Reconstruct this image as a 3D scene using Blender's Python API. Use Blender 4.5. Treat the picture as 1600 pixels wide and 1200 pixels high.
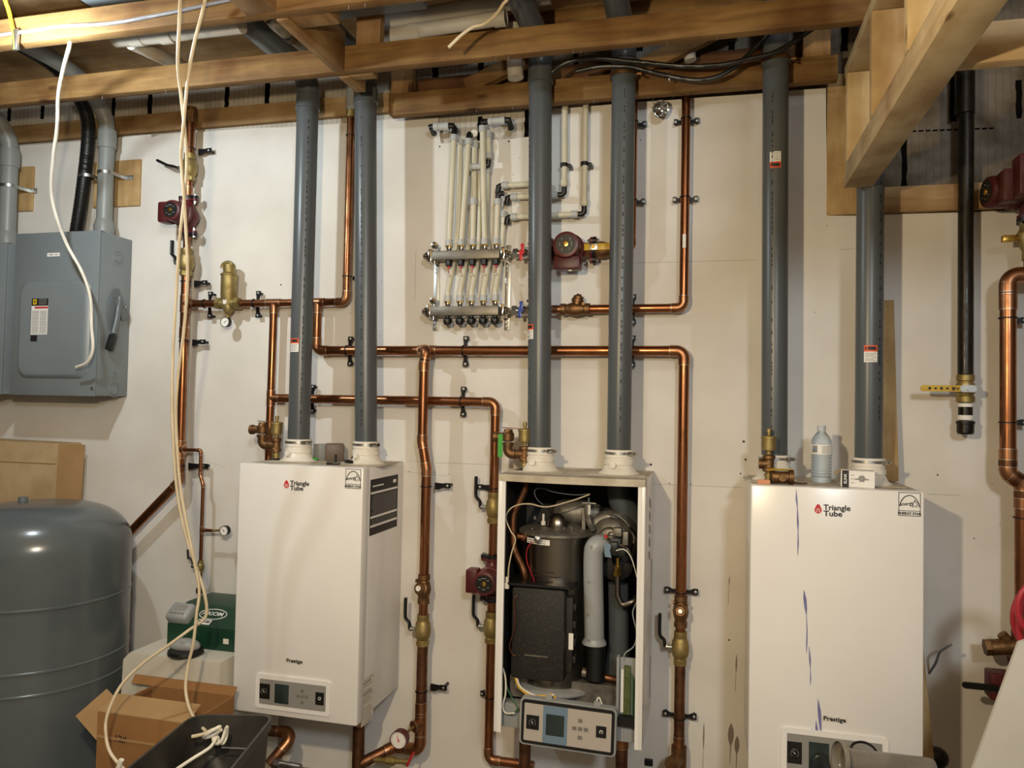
import bpy, bmesh, math, random
from mathutils import Vector, Matrix
random.seed(7)
for o in list(bpy.data.objects): bpy.data.objects.remove(o)
SC = bpy.context.scene
COL = SC.collection
pi = math.pi
V = Vector
UP, RT, FW = V((0, 0, 1)), V((1, 0, 0)), V((0, -1, 0))     # FW = away from the wall, into the room

# ---------------------------------------------------------------- camera
CZ, CD, FPX = 1.55, 3.0, 1202.0
YAW, PITCH, ROLL = 0.25237, 0.02915, -0.01961
RM = Matrix.Rotation(YAW, 3, 'Z') @ Matrix.Rotation(PITCH, 3, 'X') @ Matrix.Rotation(ROLL, 3, 'Y')
cam = bpy.data.objects.new('camera', bpy.data.cameras.new('camera'))
COL.objects.link(cam)
m4 = Matrix.Identity(4)
cx, cy_, cz = RM.col[0], RM.col[2], -RM.col[1]
for i in range(3):
    m4[i][0], m4[i][1], m4[i][2] = cx[i], cy_[i], cz[i]
m4.translation = V((0, -CD, CZ))
cam.matrix_world = m4
cam.data.sensor_width = 36
cam.data.lens = FPX / 1600 * 36
cam.data.clip_start = 0.02
SC.camera = cam

# ---------------------------------------------------------------- light and exposure
SC.view_settings.view_transform = 'Standard'
SC.view_settings.look = 'None'
SC.view_settings.gamma = 1
SC.view_settings.use_curve_mapping = False
SC.view_settings.exposure = 0.14
w = bpy.data.worlds.new('world'); SC.world = w; w.use_nodes = True
w.node_tree.nodes['Background'].inputs[0].default_value = (1.0, 0.86, 0.70, 1)
w.node_tree.nodes['Background'].inputs[1].default_value = 0.10

def lamp(name, loc, power, colr, size):
    l = bpy.data.lights.new(name, 'POINT'); l.energy = power; l.color = colr; l.shadow_soft_size = size
    o = bpy.data.objects.new(name, l); COL.objects.link(o); o.location = loc
    return o
L_WARM = V((-0.58, -2.6, CZ + 0.42))      # work lamp beside the camera
L_COOL = V((-2.10, -1.22, CZ + 1.06))     # bare bulb under the joists, upper left
lamp('warm_work_light', L_WARM, 98, (1.0, 0.80, 0.50), 0.035)
lamp('cool_bulb_light', L_COOL, 40, (0.86, 0.96, 1.0), 0.03)
lamp('rear_fill_light', V((0.9, -4.3, CZ + 1.1)), 165, (0.86, 0.95, 1.0), 0.18)  # unseen soft cool fill, added behind the camera to lift the shadows

# ---------------------------------------------------------------- pixel to place (a point at distance Y from the wall)
def ray(px, py):
    return RM @ V((px - 800, FPX, 600 - py))
def P(px, py, Y):
    v = ray(px, py); t = (CD - Y) / v.y
    return V((v.x * t, -Y, CZ + v.z * t))
def PZ(px, py, z):
    v = ray(px, py); t = (z - CZ) / v.z
    return V((v.x * t, v.y * t - CD, z))
def vz(px0, X, Y, py):
    """height on the vertical line X, Y seen at picture row py"""
    px = px0
    for _ in range(4):
        p = P(px, py, Y); px += (X - p.x) / (CD - Y) * FPX * 0.9
    return p.z
def hx(py0, z, Y, px):
    py = py0
    for _ in range(4):
        p = P(px, py, Y); py += (p.z - z) / (CD - Y) * FPX * 0.9
    return p.x

# ---------------------------------------------------------------- mesh builder
ORG = {}
class MB:
    def __init__(s):
        s.bm = bmesh.new(); s.mi = 0
    def _add(s, verts, faces, flat=False):
        vs = [s.bm.verts.new(v) for v in verts]
        for f in faces:
            try:
                fc = s.bm.faces.new([vs[i] for i in f]); fc.material_index = s.mi; fc.smooth = not flat
            except ValueError: pass
        return vs
    def box(s, c, size, rot=None, bev=0):
        c = V(c); hx_, hy, hz = size[0] / 2, size[1] / 2, size[2] / 2
        vs = [V((x, y, z)) for x in (-hx_, hx_) for y in (-hy, hy) for z in (-hz, hz)]
        if rot is not None: vs = [rot @ v for v in vs]
        fs = [(0, 1, 3, 2), (4, 6, 7, 5), (0, 4, 5, 1), (2, 3, 7, 6), (0, 2, 6, 4), (1, 5, 7, 3)]
        r = s._add([c + v for v in vs], fs, True)
        if bev:
            es = list({e for v in r for e in v.link_edges})
            g = bmesh.ops.bevel(s.bm, geom=es, offset=bev, segments=2, affect='EDGES', profile=0.5)
            for f in g['faces']: f.material_index = s.mi
        return s
    def bx(s, x0, x1, Y0, Y1, z0, z1, bev=0):
        return s.box(((x0 + x1) / 2, -(Y0 + Y1) / 2, (z0 + z1) / 2), (abs(x1 - x0), abs(Y1 - Y0), abs(z1 - z0)), None, bev)
    @staticmethod
    def frame(d):
        d = d.normalized(); a = V((0, 0, 1)) if abs(d.z) < 0.9 else V((1, 0, 0))
        u = d.cross(a).normalized(); return u, d.cross(u).normalized()
    def lathe(s, o, d, prof, seg=20, cap=True):
        o = V(o); d = V(d).normalized(); u, w_ = s.frame(d); vs = []; fs = []
        for (r, h) in prof:
            for k in range(seg):
                a = 2 * pi * k / seg
                vs.append(o + d * h + (u * math.cos(a) + w_ * math.sin(a)) * max(r, 1e-5))
        n = len(prof)
        for i in range(n - 1):
            for k in range(seg):
                k2 = (k + 1) % seg
                fs.append((i * seg + k, i * seg + k2, (i + 1) * seg + k2, (i + 1) * seg + k))
        if cap:
            if prof[0][0] > 1e-4: fs.append(tuple(range(seg))[::-1])
            if prof[-1][0] > 1e-4: fs.append(tuple((n - 1) * seg + k for k in range(seg)))
        s._add(vs, fs); return s
    def cyl(s, a, b, r, r2=None, seg=20, cap=True):
        a = V(a); b = V(b); L = (b - a).length
        return s.lathe(a, b - a, [(r, 0), (r if r2 is None else r2, L)], seg, cap)
    def hexa(s, a, b, r):
        a = V(a); b = V(b); d = (b - a); u, w_ = s.frame(d); vs = []
        for p in (a, b):
            for k in range(6):
                t = pi * k / 3; vs.append(p + (u * math.cos(t) + w_ * math.sin(t)) * r)
        s._add(vs, [tuple(range(6))[::-1], tuple(range(6, 12))] + [(k, (k + 1) % 6, 6 + (k + 1) % 6, 6 + k) for k in range(6)], True); return s
    def tube(s, pts, r, seg=10, closed=False, cap=True, radii=None, flatz=1.0):
        pts = [V(p) for p in pts]; n = len(pts); vs = []; fs = []
        t0 = (pts[1] - pts[0]).normalized(); u, w_ = s.frame(t0)
        for i, p in enumerate(pts):
            if closed: t = (pts[(i + 1) % n] - pts[i - 1])
            elif i == 0: t = pts[1] - pts[0]
            elif i == n - 1: t = pts[-1] - pts[-2]
            else: t = (pts[i + 1] - p).normalized() + (p - pts[i - 1]).normalized()
            t.normalize(); u = (u - t * u.dot(t)).normalized(); w_ = t.cross(u)
            rr = radii[i] if radii else r
            for k in range(seg):
                a = 2 * pi * k / seg; vs.append(p + (u * math.cos(a) + w_ * math.sin(a) * flatz) * rr)
        m = n if closed else n - 1
        for i in range(m):
            j = (i + 1) % n
            for k in range(seg):
                k2 = (k + 1) % seg; fs.append((i * seg + k, i * seg + k2, j * seg + k2, j * seg + k))
        if cap and not closed:
            fs.append(tuple(range(seg))[::-1]); fs.append(tuple((n - 1) * seg + k for k in range(seg)))
        s._add(vs, fs); return s
    def ring(s, c, d, R, r, seg=24, s2=8, a0=0, a1=2 * pi):
        c = V(c); u, w_ = s.frame(V(d)); full = abs(a1 - a0 - 2 * pi) < 1e-3
        n = seg if full else seg + 1
        pts = [c + (u * math.cos(a0 + (a1 - a0) * k / seg) + w_ * math.sin(a0 + (a1 - a0) * k / seg)) * R for k in range(n)]
        return s.tube(pts, r, s2, closed=full)
    def band(s, c, d, R, h, th, seg=24):
        return s.lathe(V(c) - V(d).normalized() * h / 2, d, [(R, 0), (R + th, 0), (R + th, h), (R, h), (R, 0)], seg, False)
    def sph(s, c, r, sx=1, sy=1, sz=1, seg=16):
        c = V(c); n = seg // 2; vs = []; fs = []
        for i in range(n + 1):
            ph = pi * i / n
            for k in range(seg):
                a = 2 * pi * k / seg
                vs.append(c + V((math.sin(ph) * math.cos(a) * sx, math.sin(ph) * math.sin(a) * sy, math.cos(ph) * sz)) * r)
        for i in range(n):
            for k in range(seg):
                k2 = (k + 1) % seg; fs.append((i * seg + k, (i + 1) * seg + k, (i + 1) * seg + k2, i * seg + k2))
        s._add(vs, fs); return s
    def prism(s, poly, off):
        poly = [V(p) for p in poly]; off = V(off); n = len(poly)
        s._add(poly + [p + off for p in poly], [tuple(range(n)), tuple(range(n, 2 * n))[::-1]] + [(k, n + k, n + (k + 1) % n, (k + 1) % n) for k in range(n)], True); return s
    def rrect(s, c, u, v, w_, h, r, off, seg=5):
        """rounded rectangle slab, centre c, axes u v, extruded by off"""
        c = V(c); pl = []
        for (sx, sy, a0) in ((1, 1, 0), (-1, 1, pi / 2), (-1, -1, pi), (1, -1, 1.5 * pi)):
            for k in range(seg + 1):
                a = a0 + pi / 2 * k / seg
                pl.append(c + u * (sx * (w_ / 2 - r) + r * math.cos(a)) + v * (sy * (h / 2 - r) + r * math.sin(a)))
        return s.prism(pl, off)
    def build(s, name, mats, parent=None, sharp=40):
        me = bpy.data.meshes.new(name)
        bmesh.ops.remove_doubles(s.bm, verts=s.bm.verts, dist=1e-6)
        bmesh.ops.recalc_face_normals(s.bm, faces=s.bm.faces)
        if parent is not None:
            o_ = ORG[parent.name]; bmesh.ops.translate(s.bm, verts=s.bm.verts, vec=-o_)
            org = o_
        else:
            zs = [v.co.z for v in s.bm.verts]; xs = [v.co.x for v in s.bm.verts]; ys = [v.co.y for v in s.bm.verts]
            org = V(((min(xs) + max(xs)) / 2, (min(ys) + max(ys)) / 2, min(zs)))
            bmesh.ops.translate(s.bm, verts=s.bm.verts, vec=-org)
        s.bm.to_mesh(me); s.bm.free()
        me.set_sharp_from_angle(angle=math.radians(sharp))
        for m in (mats if isinstance(mats, (list, tuple)) else [mats]): me.materials.append(m)
        o = bpy.data.objects.new(name, me); COL.objects.link(o)
        if parent is not None: o.parent = parent
        else: o.location = org
        ORG[o.name] = org
        return o

def tag(o, label=None, cat=None, group=None, kind=None):
    if label: o['label'] = label
    if cat: o['category'] = cat
    if group: o['group'] = group
    if kind: o['kind'] = kind
    return o
def thing(name, label, cat, base, group=None):
    o = bpy.data.objects.new(name, None); COL.objects.link(o); o.location = base
    o.empty_display_size = 0.05; ORG[o.name] = V(base)
    return tag(o, label, cat, group)
def bez(pts, n=8):
    """smooth curve through points"""
    pts = [V(p) for p in pts]; out = []
    q = [pts[0] * 2 - pts[1]] + pts + [pts[-1] * 2 - pts[-2]]
    for i in range(1, len(q) - 2):
        a, b, c, d = q[i - 1:i + 3]
        for k in range(n):
            t = k / n
            out.append(0.5 * ((2 * b) + (c - a) * t + (2 * a - 5 * b + 4 * c - d) * t * t + (3 * b - a - 3 * c + d) * t ** 3))
    out.append(pts[-1]); return out
_txt = []
def text(name, s, pos, size, mat, parent, rot=(pi / 2, 0, 0), align='CENTER', ext=0.0004, bold=0.0, sx=1.0):
    c = bpy.data.curves.new(name, 'FONT'); c.body = s; c.size = size; c.extrude = ext; c.align_x = align; c.align_y = 'CENTER'
    c.offset = bold; c.resolution_u = 3
    o = bpy.data.objects.new(name + '_tmp', c); COL.objects.link(o)
    _txt.append((o, name, V(pos), rot, mat, parent, sx))
def flush_text():
    bpy.context.view_layer.update(); dg = bpy.context.evaluated_depsgraph_get()
    for (o, name, pos, rot, mat, parent, sx) in _txt:
        me = bpy.data.meshes.new_from_object(o.evaluated_get(dg))
        M = Matrix.Translation(pos - (ORG[parent.name])) @ (Matrix.Rotation(rot[2], 4, 'Z') @ Matrix.Rotation(rot[1], 4, 'Y') @ Matrix.Rotation(rot[0], 4, 'X')) @ Matrix.Diagonal((sx, 1, 1, 1))
        me.transform(M); me.materials.clear(); me.materials.append(mat)
        n = bpy.data.objects.new(name, me); COL.objects.link(n); n.parent = parent
        ORG[n.name] = ORG[parent.name]
        c = o.data; bpy.data.objects.remove(o); bpy.data.curves.remove(c)
    _txt.clear()

# ---------------------------------------------------------------- materials
def nmat(name):
    m = bpy.data.materials.new(name); m.use_nodes = True
    nt = m.node_tree; return m, nt, nt.nodes['Principled BSDF']
def rgb(h):
    h = h.lstrip('#'); c = [int(h[i:i + 2], 16) / 255 for i in (0, 2, 4)]
    return tuple((x / 12.92 if x <= 0.04045 else ((x + 0.055) / 1.055) ** 2.4) for x in c) + (1,)
def mat(name, c, rough=0.5, metal=0.0, c2=None, nscale=8, bump=0.0, bscale=60, stretch=(1, 1, 1), spec=0.5, rvar=0.0, detail=4, lo=0.35, hi=0.65, coat=0):
    m, nt, b = nmat(name); N = nt.nodes; L = nt.links
    c = rgb(c) if isinstance(c, str) else c
    b.inputs['Base Color'].default_value = c; b.inputs['Roughness'].default_value = rough
    b.inputs['Metallic'].default_value = metal; b.inputs['Specular IOR Level'].default_value = spec
    if coat: b.inputs['Coat Weight'].default_value = coat; b.inputs['Coat Roughness'].default_value = 0.15
    tc = N.new('ShaderNodeTexCoord'); mp = N.new('ShaderNodeMapping'); mp.inputs['Scale'].default_value = stretch
    L.new(tc.outputs['Object'], mp.inputs[0])
    if c2 is not None or rvar:
        n = N.new('ShaderNodeTexNoise'); n.inputs['Scale'].default_value = nscale; n.inputs['Detail'].default_value = detail
        L.new(mp.outputs[0], n.inputs['Vector'])
        mr = N.new('ShaderNodeMapRange'); mr.inputs[1].default_value = lo; mr.inputs[2].default_value = hi
        L.new(n.outputs[0], mr.inputs[0])
        if c2 is not None:
            mx = N.new('ShaderNodeMix'); mx.data_type = 'RGBA'; mx.inputs[6].default_value = c; mx.inputs[7].default_value = rgb(c2)
            L.new(mr.outputs[0], mx.inputs[0]); L.new(mx.outputs[2], b.inputs['Base Color'])
        if rvar:
            m2 = N.new('ShaderNodeMapRange'); m2.inputs[3].default_value = rough; m2.inputs[4].default_value = rough + rvar
            L.new(mr.outputs[0], m2.inputs[0]); L.new(m2.outputs[0], b.inputs['Roughness'])
    if bump:
        n2 = N.new('ShaderNodeTexNoise'); n2.inputs['Scale'].default_value = bscale; n2.inputs['Detail'].default_value = 5
        L.new(mp.outputs[0], n2.inputs['Vector'])
        bp = N.new('ShaderNodeBump'); bp.inputs['Strength'].default_value = bump; bp.inputs['Distance'].default_value = 0.002
        L.new(n2.outputs[0], bp.inputs['Height']); L.new(bp.outputs[0], b.inputs['Normal'])
    return m
def wood(name, c1, c2, knot, axis, rough=0.7, kscale=8.0, grain=9):
    m, nt, b = nmat(name); N = nt.nodes; L = nt.links
    b.inputs['Roughness'].default_value = rough; b.inputs['Specular IOR Level'].default_value = 0.25
    tc = N.new('ShaderNodeTexCoord'); mp = N.new('ShaderNodeMapping')
    sc = [1, 1, 1]; sc[axis] = 0.1; mp.inputs['Scale'].default_value = sc
    L.new(tc.outputs['Object'], mp.inputs[0])
    n = N.new('ShaderNodeTexNoise'); n.inputs['Scale'].default_value = grain * 4; n.inputs['Detail'].default_value = 6; n.inputs['Distortion'].default_value = 0.6
    L.new(mp.outputs[0], n.inputs['Vector'])
    r = N.new('ShaderNodeMapRange'); r.inputs[1].default_value = 0.3; r.inputs[2].default_value = 0.72; L.new(n.outputs[0], r.inputs[0])
    mx = N.new('ShaderNodeMix'); mx.data_type = 'RGBA'; mx.inputs[6].default_value = rgb(c1); mx.inputs[7].default_value = rgb(c2); L.new(r.outputs[0], mx.inputs[0])
    mp2 = N.new('ShaderNodeMapping'); s2 = [1, 1, 1]; s2[axis] = 0.45; mp2.inputs['Scale'].default_value = s2; L.new(tc.outputs['Object'], mp2.inputs[0])
    vo = N.new('ShaderNodeTexVoronoi'); vo.inputs['Scale'].default_value = kscale; L.new(mp2.outputs[0], vo.inputs['Vector'])
    kr = N.new('ShaderNodeMapRange'); kr.inputs[1].default_value = 0.07; kr.inputs[2].default_value = 0.13; kr.inputs[3].default_value = 0.9; kr.inputs[4].default_value = 0
    L.new(vo.outputs['Distance'], kr.inputs[0])
    mk = N.new('ShaderNodeMix'); mk.data_type = 'RGBA'; mk.inputs[7].default_value = rgb(knot); L.new(kr.outputs[0], mk.inputs[0]); L.new(mx.outputs[2], mk.inputs[6])
    n3 = N.new('ShaderNodeTexNoise'); n3.inputs['Scale'].default_value = 5; n3.inputs['Detail'].default_value = 6; L.new(tc.outputs['Object'], n3.inputs['Vector'])
    r3 = N.new('ShaderNodeMapRange'); r3.inputs[1].default_value = 0.35; r3.inputs[2].default_value = 0.7; r3.inputs[3].default_value = 0; r3.inputs[4].default_value = 0.85; L.new(n3.outputs[0], r3.inputs[0])
    m3 = N.new('ShaderNodeMix'); m3.data_type = 'RGBA'; m3.blend_type = 'MULTIPLY'; m3.inputs[7].default_value = rgb('b49a80'); L.new(r3.outputs[0], m3.inputs[0]); L.new(mk.outputs[2], m3.inputs[6])
    L.new(m3.outputs[2], b.inputs['Base Color'])
    bp = N.new('ShaderNodeBump'); bp.inputs['Strength'].default_value = 0.35; bp.inputs['Distance'].default_value = 0.001; L.new(n.outputs[0], bp.inputs['Height']); L.new(bp.outputs[0], b.inputs['Normal'])
    return m
M = {}
M['drywall'] = mat('drywall', 'dedad4', 0.75, c2='d2cdc6', nscale=3, bump=0.12, bscale=90, spec=0.2)
M['floor'] = mat('concrete_floor', '8a8379', 0.8, c2='756d63', nscale=5, bump=0.3, bscale=40)
M['ceil'] = wood('subfloor_board', 'c9b08a', 'b0946c', '8a6844', 0, 0.8, 2.0)
M['roomwall'] = mat('room_wall', '6e6458', 0.8, c2='5e554a', nscale=3)
M['copper'] = mat('copper', 'ac7450', 0.22, 1.0, c2='774b32', nscale=11, rvar=0.2, bump=0.05, bscale=25, lo=0.3, hi=0.75)
M['copper_fit'] = mat('copper_fitting', 'b5835f', 0.3, 1.0, c2='85593e', nscale=18, rvar=0.15, lo=0.3, hi=0.75)
M['copper_dark'] = mat('copper_aged', '8c6248', 0.42, 1.0, c2='5c4030', nscale=20, rvar=0.2)
M['solder'] = mat('solder', 'cfc4b6', 0.4, 1.0)
M['brass'] = mat('brass', 'ac9a68', 0.48, 0.85, c2='917d4c', nscale=25, rvar=0.15, bump=0.15, bscale=150)
M['brass_bright'] = mat('brass_bright', 'd8b45c', 0.25, 1.0)
M['bronze'] = mat('bronze', '8c6a48', 0.5, 0.9, c2='6b4f35', nscale=30, bump=0.4, bscale=200)
M['steel'] = mat('zinc_steel', 'b4b4b0', 0.38, 1.0)
M['nickel'] = mat('nickel_manifold', '817b70', 0.5, 0.8, c2='6f695e', nscale=20)
M['stainless'] = mat('stainless', '8d867c', 0.27, 1.0, c2='6f6860', nscale=6, rvar=0.12, stretch=(1, 1, 0.2))
M['cast'] = mat('cast_aluminium', '8e8980', 0.5, 0.7, c2='6f6a62', nscale=30, bump=0.4, bscale=200)
M['pvc'] = mat('grey_flue_pvc', '53575a', 0.34, c2='4a4e51', nscale=4, spec=0.4, stretch=(1, 1, 0.3))
M['pvc_lt'] = mat('light_grey_pvc', '9a9d9e', 0.42, c2='8d9091', nscale=5)
M['conduit'] = mat('grey_conduit', '858886', 0.42, c2='7c7f7d', nscale=5)
M['whiteplastic'] = mat('white_plastic', 'e2ddd4', 0.4, c2='d3ccc0', nscale=10)
M['whitepvc'] = mat('white_drain_pipe', 'b9b4aa', 0.5, c2='a8a298', nscale=6)
M['pex'] = mat('pex_pipe', 'cfcab6', 0.4, c2='c4bea8', nscale=6)
M['pexring'] = mat('pex_ring', 'aeb0ae', 0.4)
M['enamel'] = mat('white_enamel', 'e8e6e4', 0.24, c2='e2dfdc', nscale=2, spec=0.5)
M['enamel_dusty'] = mat('dusty_white_enamel', 'c0b7a6', 0.6, c2='a59a86', nscale=14, bump=0.1)
M['inside'] = mat('dark_cabinet_inside', '24211e', 0.7, c2='191614', nscale=8)
M['black'] = mat('black_plastic', '121212', 0.42)
M['blacksteel'] = mat('black_steel', '17171a', 0.4, 0.3)
M['blackiron'] = mat('black_iron_pipe', '15130f', 0.3, 0.3, c2='241d15', nscale=30, rvar=0.2)
M['foam'] = mat('black_speckled_foam', '1a1815', 0.65, c2='39352e', nscale=160, lo=0.58, hi=0.66, bump=0.3, bscale=200)
M['red'] = mat('red_pump_paint', '5c1c1f', 0.42, c2='4c1619', nscale=12, bump=0.1, bscale=120)
M['reddark'] = mat('dark_red_paint', '45100f', 0.45)
M['redplastic'] = mat('red_handle', 'b81824', 0.35)
M['blueplastic'] = mat('blue_handle', '1f3d8c', 0.35)
M['yellow'] = mat('yellow_handle', 'c9a81e', 0.45, c2='b8901a', nscale=30)
M['panelgrey'] = mat('grey_panel_paint', '7c8488', 0.36, c2='757d81', nscale=3)
M['panelgrey_d'] = mat('grey_panel_dark', '60676b', 0.4)
M['tank'] = mat('grey_tank_enamel', '5a6063', 0.22, c2='50565a', nscale=3, spec=0.5)
M['tankdust'] = mat('tank_dust', '8b8d88', 0.6, c2='787b78', nscale=10)
M['card'] = mat('cardboard', 'a98a62', 0.85, c2='9a7b55', nscale=5, bump=0.15, bscale=50, spec=0.15)
M['card_d'] = mat('cardboard_brown', '9a7148', 0.85, c2='8c653f', nscale=5, spec=0.15)
M['card_lt'] = mat('cardboard_pale', 'bfa682', 0.85, c2='a78c68', nscale=6, spec=0.15)
M['white'] = mat('white_paper', 'e8e6e2', 0.6)
M['ink'] = mat('black_ink', '1c1a1c', 0.6)
M['inkgrey'] = mat('grey_ink', '8a8885', 0.6)
M['orange'] = mat('orange_label', 'd4532a', 0.5)
M['redink'] = mat('red_ink', 'c5272d', 0.45)
M['yellowink'] = mat('yellow_ink', 'e0c020', 0.5)
M['dial'] = mat('dial_face', 'ecebe6', 0.35)
M['ctrlgrey'] = mat('control_grey', '8c8a86', 0.42)
M['ctrl_lt'] = mat('control_silver', 'b3aaa2', 0.42)
M['ctrlblue'] = mat('control_blue', '6c8296', 0.42)
M['screen'] = mat('dark_screen', '2c3a3a', 0.18, c2='24302f', nscale=10)
M['button'] = mat('button_grey', '77736d', 0.45)
M['cable'] = mat('cream_cable', 'd6c8ae', 0.45, c2='c6b698', nscale=10)
M['cablewhite'] = mat('white_cable', 'e4dfd2', 0.4)
M['cablegrey'] = mat('grey_cable', '77757a', 0.5)
M['cableyellow'] = mat('yellow_cable', 'd8a92a', 0.45)
M['redwire'] = mat('red_wire', '9a1828', 0.4)
M['greenwire'] = mat('green_wire', '2c5a3a', 0.4)
M['pcb'] = mat('terminal_green', '565f34', 0.5, c2='434c28', nscale=60)
M['greenbox'] = mat('dark_green_plastic', '18402c', 0.38, c2='143726', nscale=5)
M['greentag'] = mat('green_tag', '3e9a3c', 0.5)
M['whitetank'] = mat('translucent_white_tank', 'd4cfc2', 0.5, c2='c9c3b5', nscale=4)
M['bin'] = mat('black_bin_plastic', '2b2926', 0.45, c2='3a3732', nscale=12, bump=0.1)
M['film'] = mat('dark_blue_film', '39444c', 0.3, c2='1c2226', nscale=20)
M['blue_stain'] = mat('blue_paint_run', '6a6a9c', 0.5, c2='7c7aa8', nscale=30)
M['grey_stain'] = mat('grey_paint_run', '82756f', 0.6)
M['lampglow'] = mat('lamp_glass', 'ffffff', 0.3)
M['chrome'] = mat('chrome', 'd0cfcc', 0.1, 1.0)
M['redcable'] = mat('red_hose', 'a02632', 0.4)
M['whiteboard'] = mat('white_sheet', 'c8c5be', 0.6, c2='bdb9b1', nscale=3)
M['foil'] = mat('clear_grey_plastic', '8a8378', 0.2, c2='76706a', nscale=12)
M['hosegrey'] = mat('grey_vac_hose', '34322f', 0.5)
M['wood_x'] = wood('old_truss_wood_x', '927448', '6c5030', '4a2d16', 0)
M['wood_y'] = wood('old_truss_wood_y', 'a1855c', '836744', '4a2d16', 1)
M['wood_z'] = wood('old_truss_wood_z', '9c7d54', '7d5f3c', '4a2d16', 2)
M['wooddark_x'] = wood('dark_plate_wood_x', '6b4a2a', '57391f', '2e1b0d', 0)
M['ledger_x'] = wood('ledger_wood_x', 'b2966e', '987c56', '5c4024', 0, kscale=7)
M['spruce_y'] = wood('fresh_spruce_y', 'd0bf9c', 'c2ad86', '6c4a2a', 1, kscale=9)
M['spruce_z'] = wood('fresh_spruce_z', 'd4bf94', 'c6aa7a', '6c4a2a', 2, kscale=8)
M['spruce_x'] = wood('fresh_spruce_x', 'c8b692', 'b8a27c', '6c4a2a', 0, kscale=9)
M['ply_z'] = wood('plywood_z', 'c8ac7c', 'b39566', '7a5834', 2, kscale=6)
M['glassplastic'] = None
def icf():
    m, nt, b = nmat('insulated_form_wall'); N = nt.nodes; L = nt.links
    b.inputs['Roughness'].default_value = 0.8; b.inputs['Specular IOR Level'].default_value = 0.15
    tc = N.new('ShaderNodeTexCoord'); sp = N.new('ShaderNodeSeparateXYZ'); L.new(tc.outputs['Object'], sp.inputs[0])
    a = N.new('ShaderNodeMath'); a.operation = 'MULTIPLY'; a.inputs[1].default_value = 1 / 0.0245; L.new(sp.outputs[0], a.inputs[0])
    f = N.new('ShaderNodeMath'); f.operation = 'FRACT'; L.new(a.outputs[0], f.inputs[0])
    l = N.new('ShaderNodeMath'); l.operation = 'LESS_THAN'; l.inputs[1].default_value = 0.09; L.new(f.outputs[0], l.inputs[0])
    n = N.new('ShaderNodeTexNoise'); n.inputs['Scale'].default_value = 4; n.inputs['Detail'].default_value = 6; L.new(tc.outputs['Object'], n.inputs['Vector'])
    mx = N.new('ShaderNodeMix'); mx.data_type = 'RGBA'; mx.inputs[6].default_value = rgb('c6c0b6'); mx.inputs[7].default_value = rgb('a29a8e')
    r = N.new('ShaderNodeMapRange'); r.inputs[1].default_value = 0.35; r.inputs[2].default_value = 0.7; L.new(n.outputs[0], r.inputs[0]); L.new(r.outputs[0], mx.inputs[0])
    m2 = N.new('ShaderNodeMix'); m2.data_type = 'RGBA'; m2.inputs[7].default_value = rgb('6e675e'); L.new(mx.outputs[2], m2.inputs[6])
    ls = N.new('ShaderNodeMath'); ls.operation = 'MULTIPLY'; ls.inputs[1].default_value = 0.6; L.new(l.outputs[0], ls.inputs[0]); L.new(ls.outputs[0], m2.inputs[0])
    # bulkhead shade painted into the foam colour right of the plywood patch, with stains
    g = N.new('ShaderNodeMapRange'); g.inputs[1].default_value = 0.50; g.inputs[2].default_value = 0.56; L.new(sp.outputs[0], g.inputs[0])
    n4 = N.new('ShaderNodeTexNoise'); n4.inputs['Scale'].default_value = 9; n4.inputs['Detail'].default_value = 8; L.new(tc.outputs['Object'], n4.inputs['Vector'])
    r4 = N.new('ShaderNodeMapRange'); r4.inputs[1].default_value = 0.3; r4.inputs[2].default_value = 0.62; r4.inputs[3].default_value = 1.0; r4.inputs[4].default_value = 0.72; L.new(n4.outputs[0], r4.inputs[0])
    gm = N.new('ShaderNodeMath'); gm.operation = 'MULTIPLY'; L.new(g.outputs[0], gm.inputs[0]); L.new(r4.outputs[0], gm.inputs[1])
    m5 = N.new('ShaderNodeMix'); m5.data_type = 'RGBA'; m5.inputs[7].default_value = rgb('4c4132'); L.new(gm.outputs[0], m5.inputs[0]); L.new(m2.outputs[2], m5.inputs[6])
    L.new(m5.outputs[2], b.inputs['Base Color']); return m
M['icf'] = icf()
def clearplastic():
    m, nt, b = nmat('clear_bottle_plastic')
    b.inputs['Base Color'].default_value = (0.72, 0.82, 0.92, 1); b.inputs['Roughness'].default_value = 0.06
    b.inputs['Transmission Weight'].default_value = 0.85; b.inputs['IOR'].default_value = 1.25; return m
M['clear'] = clearplastic()
M['clearrail'] = mat('clear_gauge_tube', 'c9c6ba', 0.15)
# 'lampglow' gives off light: it is the glass of the bare bulbs
_b = M['lampglow'].node_tree.nodes['Principled BSDF']; _b.inputs['Emission Color'].default_value = (1, 0.95, 0.85, 1); _b.inputs['Emission Strength'].default_value = 6

# ---------------------------------------------------------------- the setting
def struct(o, label=None): o['kind'] = 'structure'; 
def sbox(name, m, x0, x1, Y0, Y1, z0, z1, label=None, bev=0):
    o = MB().bx(x0, x1, Y0, Y1, z0, z1, bev).build(name, m); o['kind'] = 'structure'; o['label'] = label or name.replace('_', ' '); return o
XL, XR, YB = -4.6, 2.6, 5.2
ZT = CZ + 1.165            # underside of the trusses
ZC = ZT + 0.36             # underside of the subfloor
sbox('floor', M['floor'], XL, XR, -0.3, YB, -0.1, 0, 'grey concrete basement floor')
sbox('ceiling', M['ceil'], XL, XR, -0.3, YB, ZC, ZC + 0.02, 'wood subfloor above the open trusses')
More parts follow.
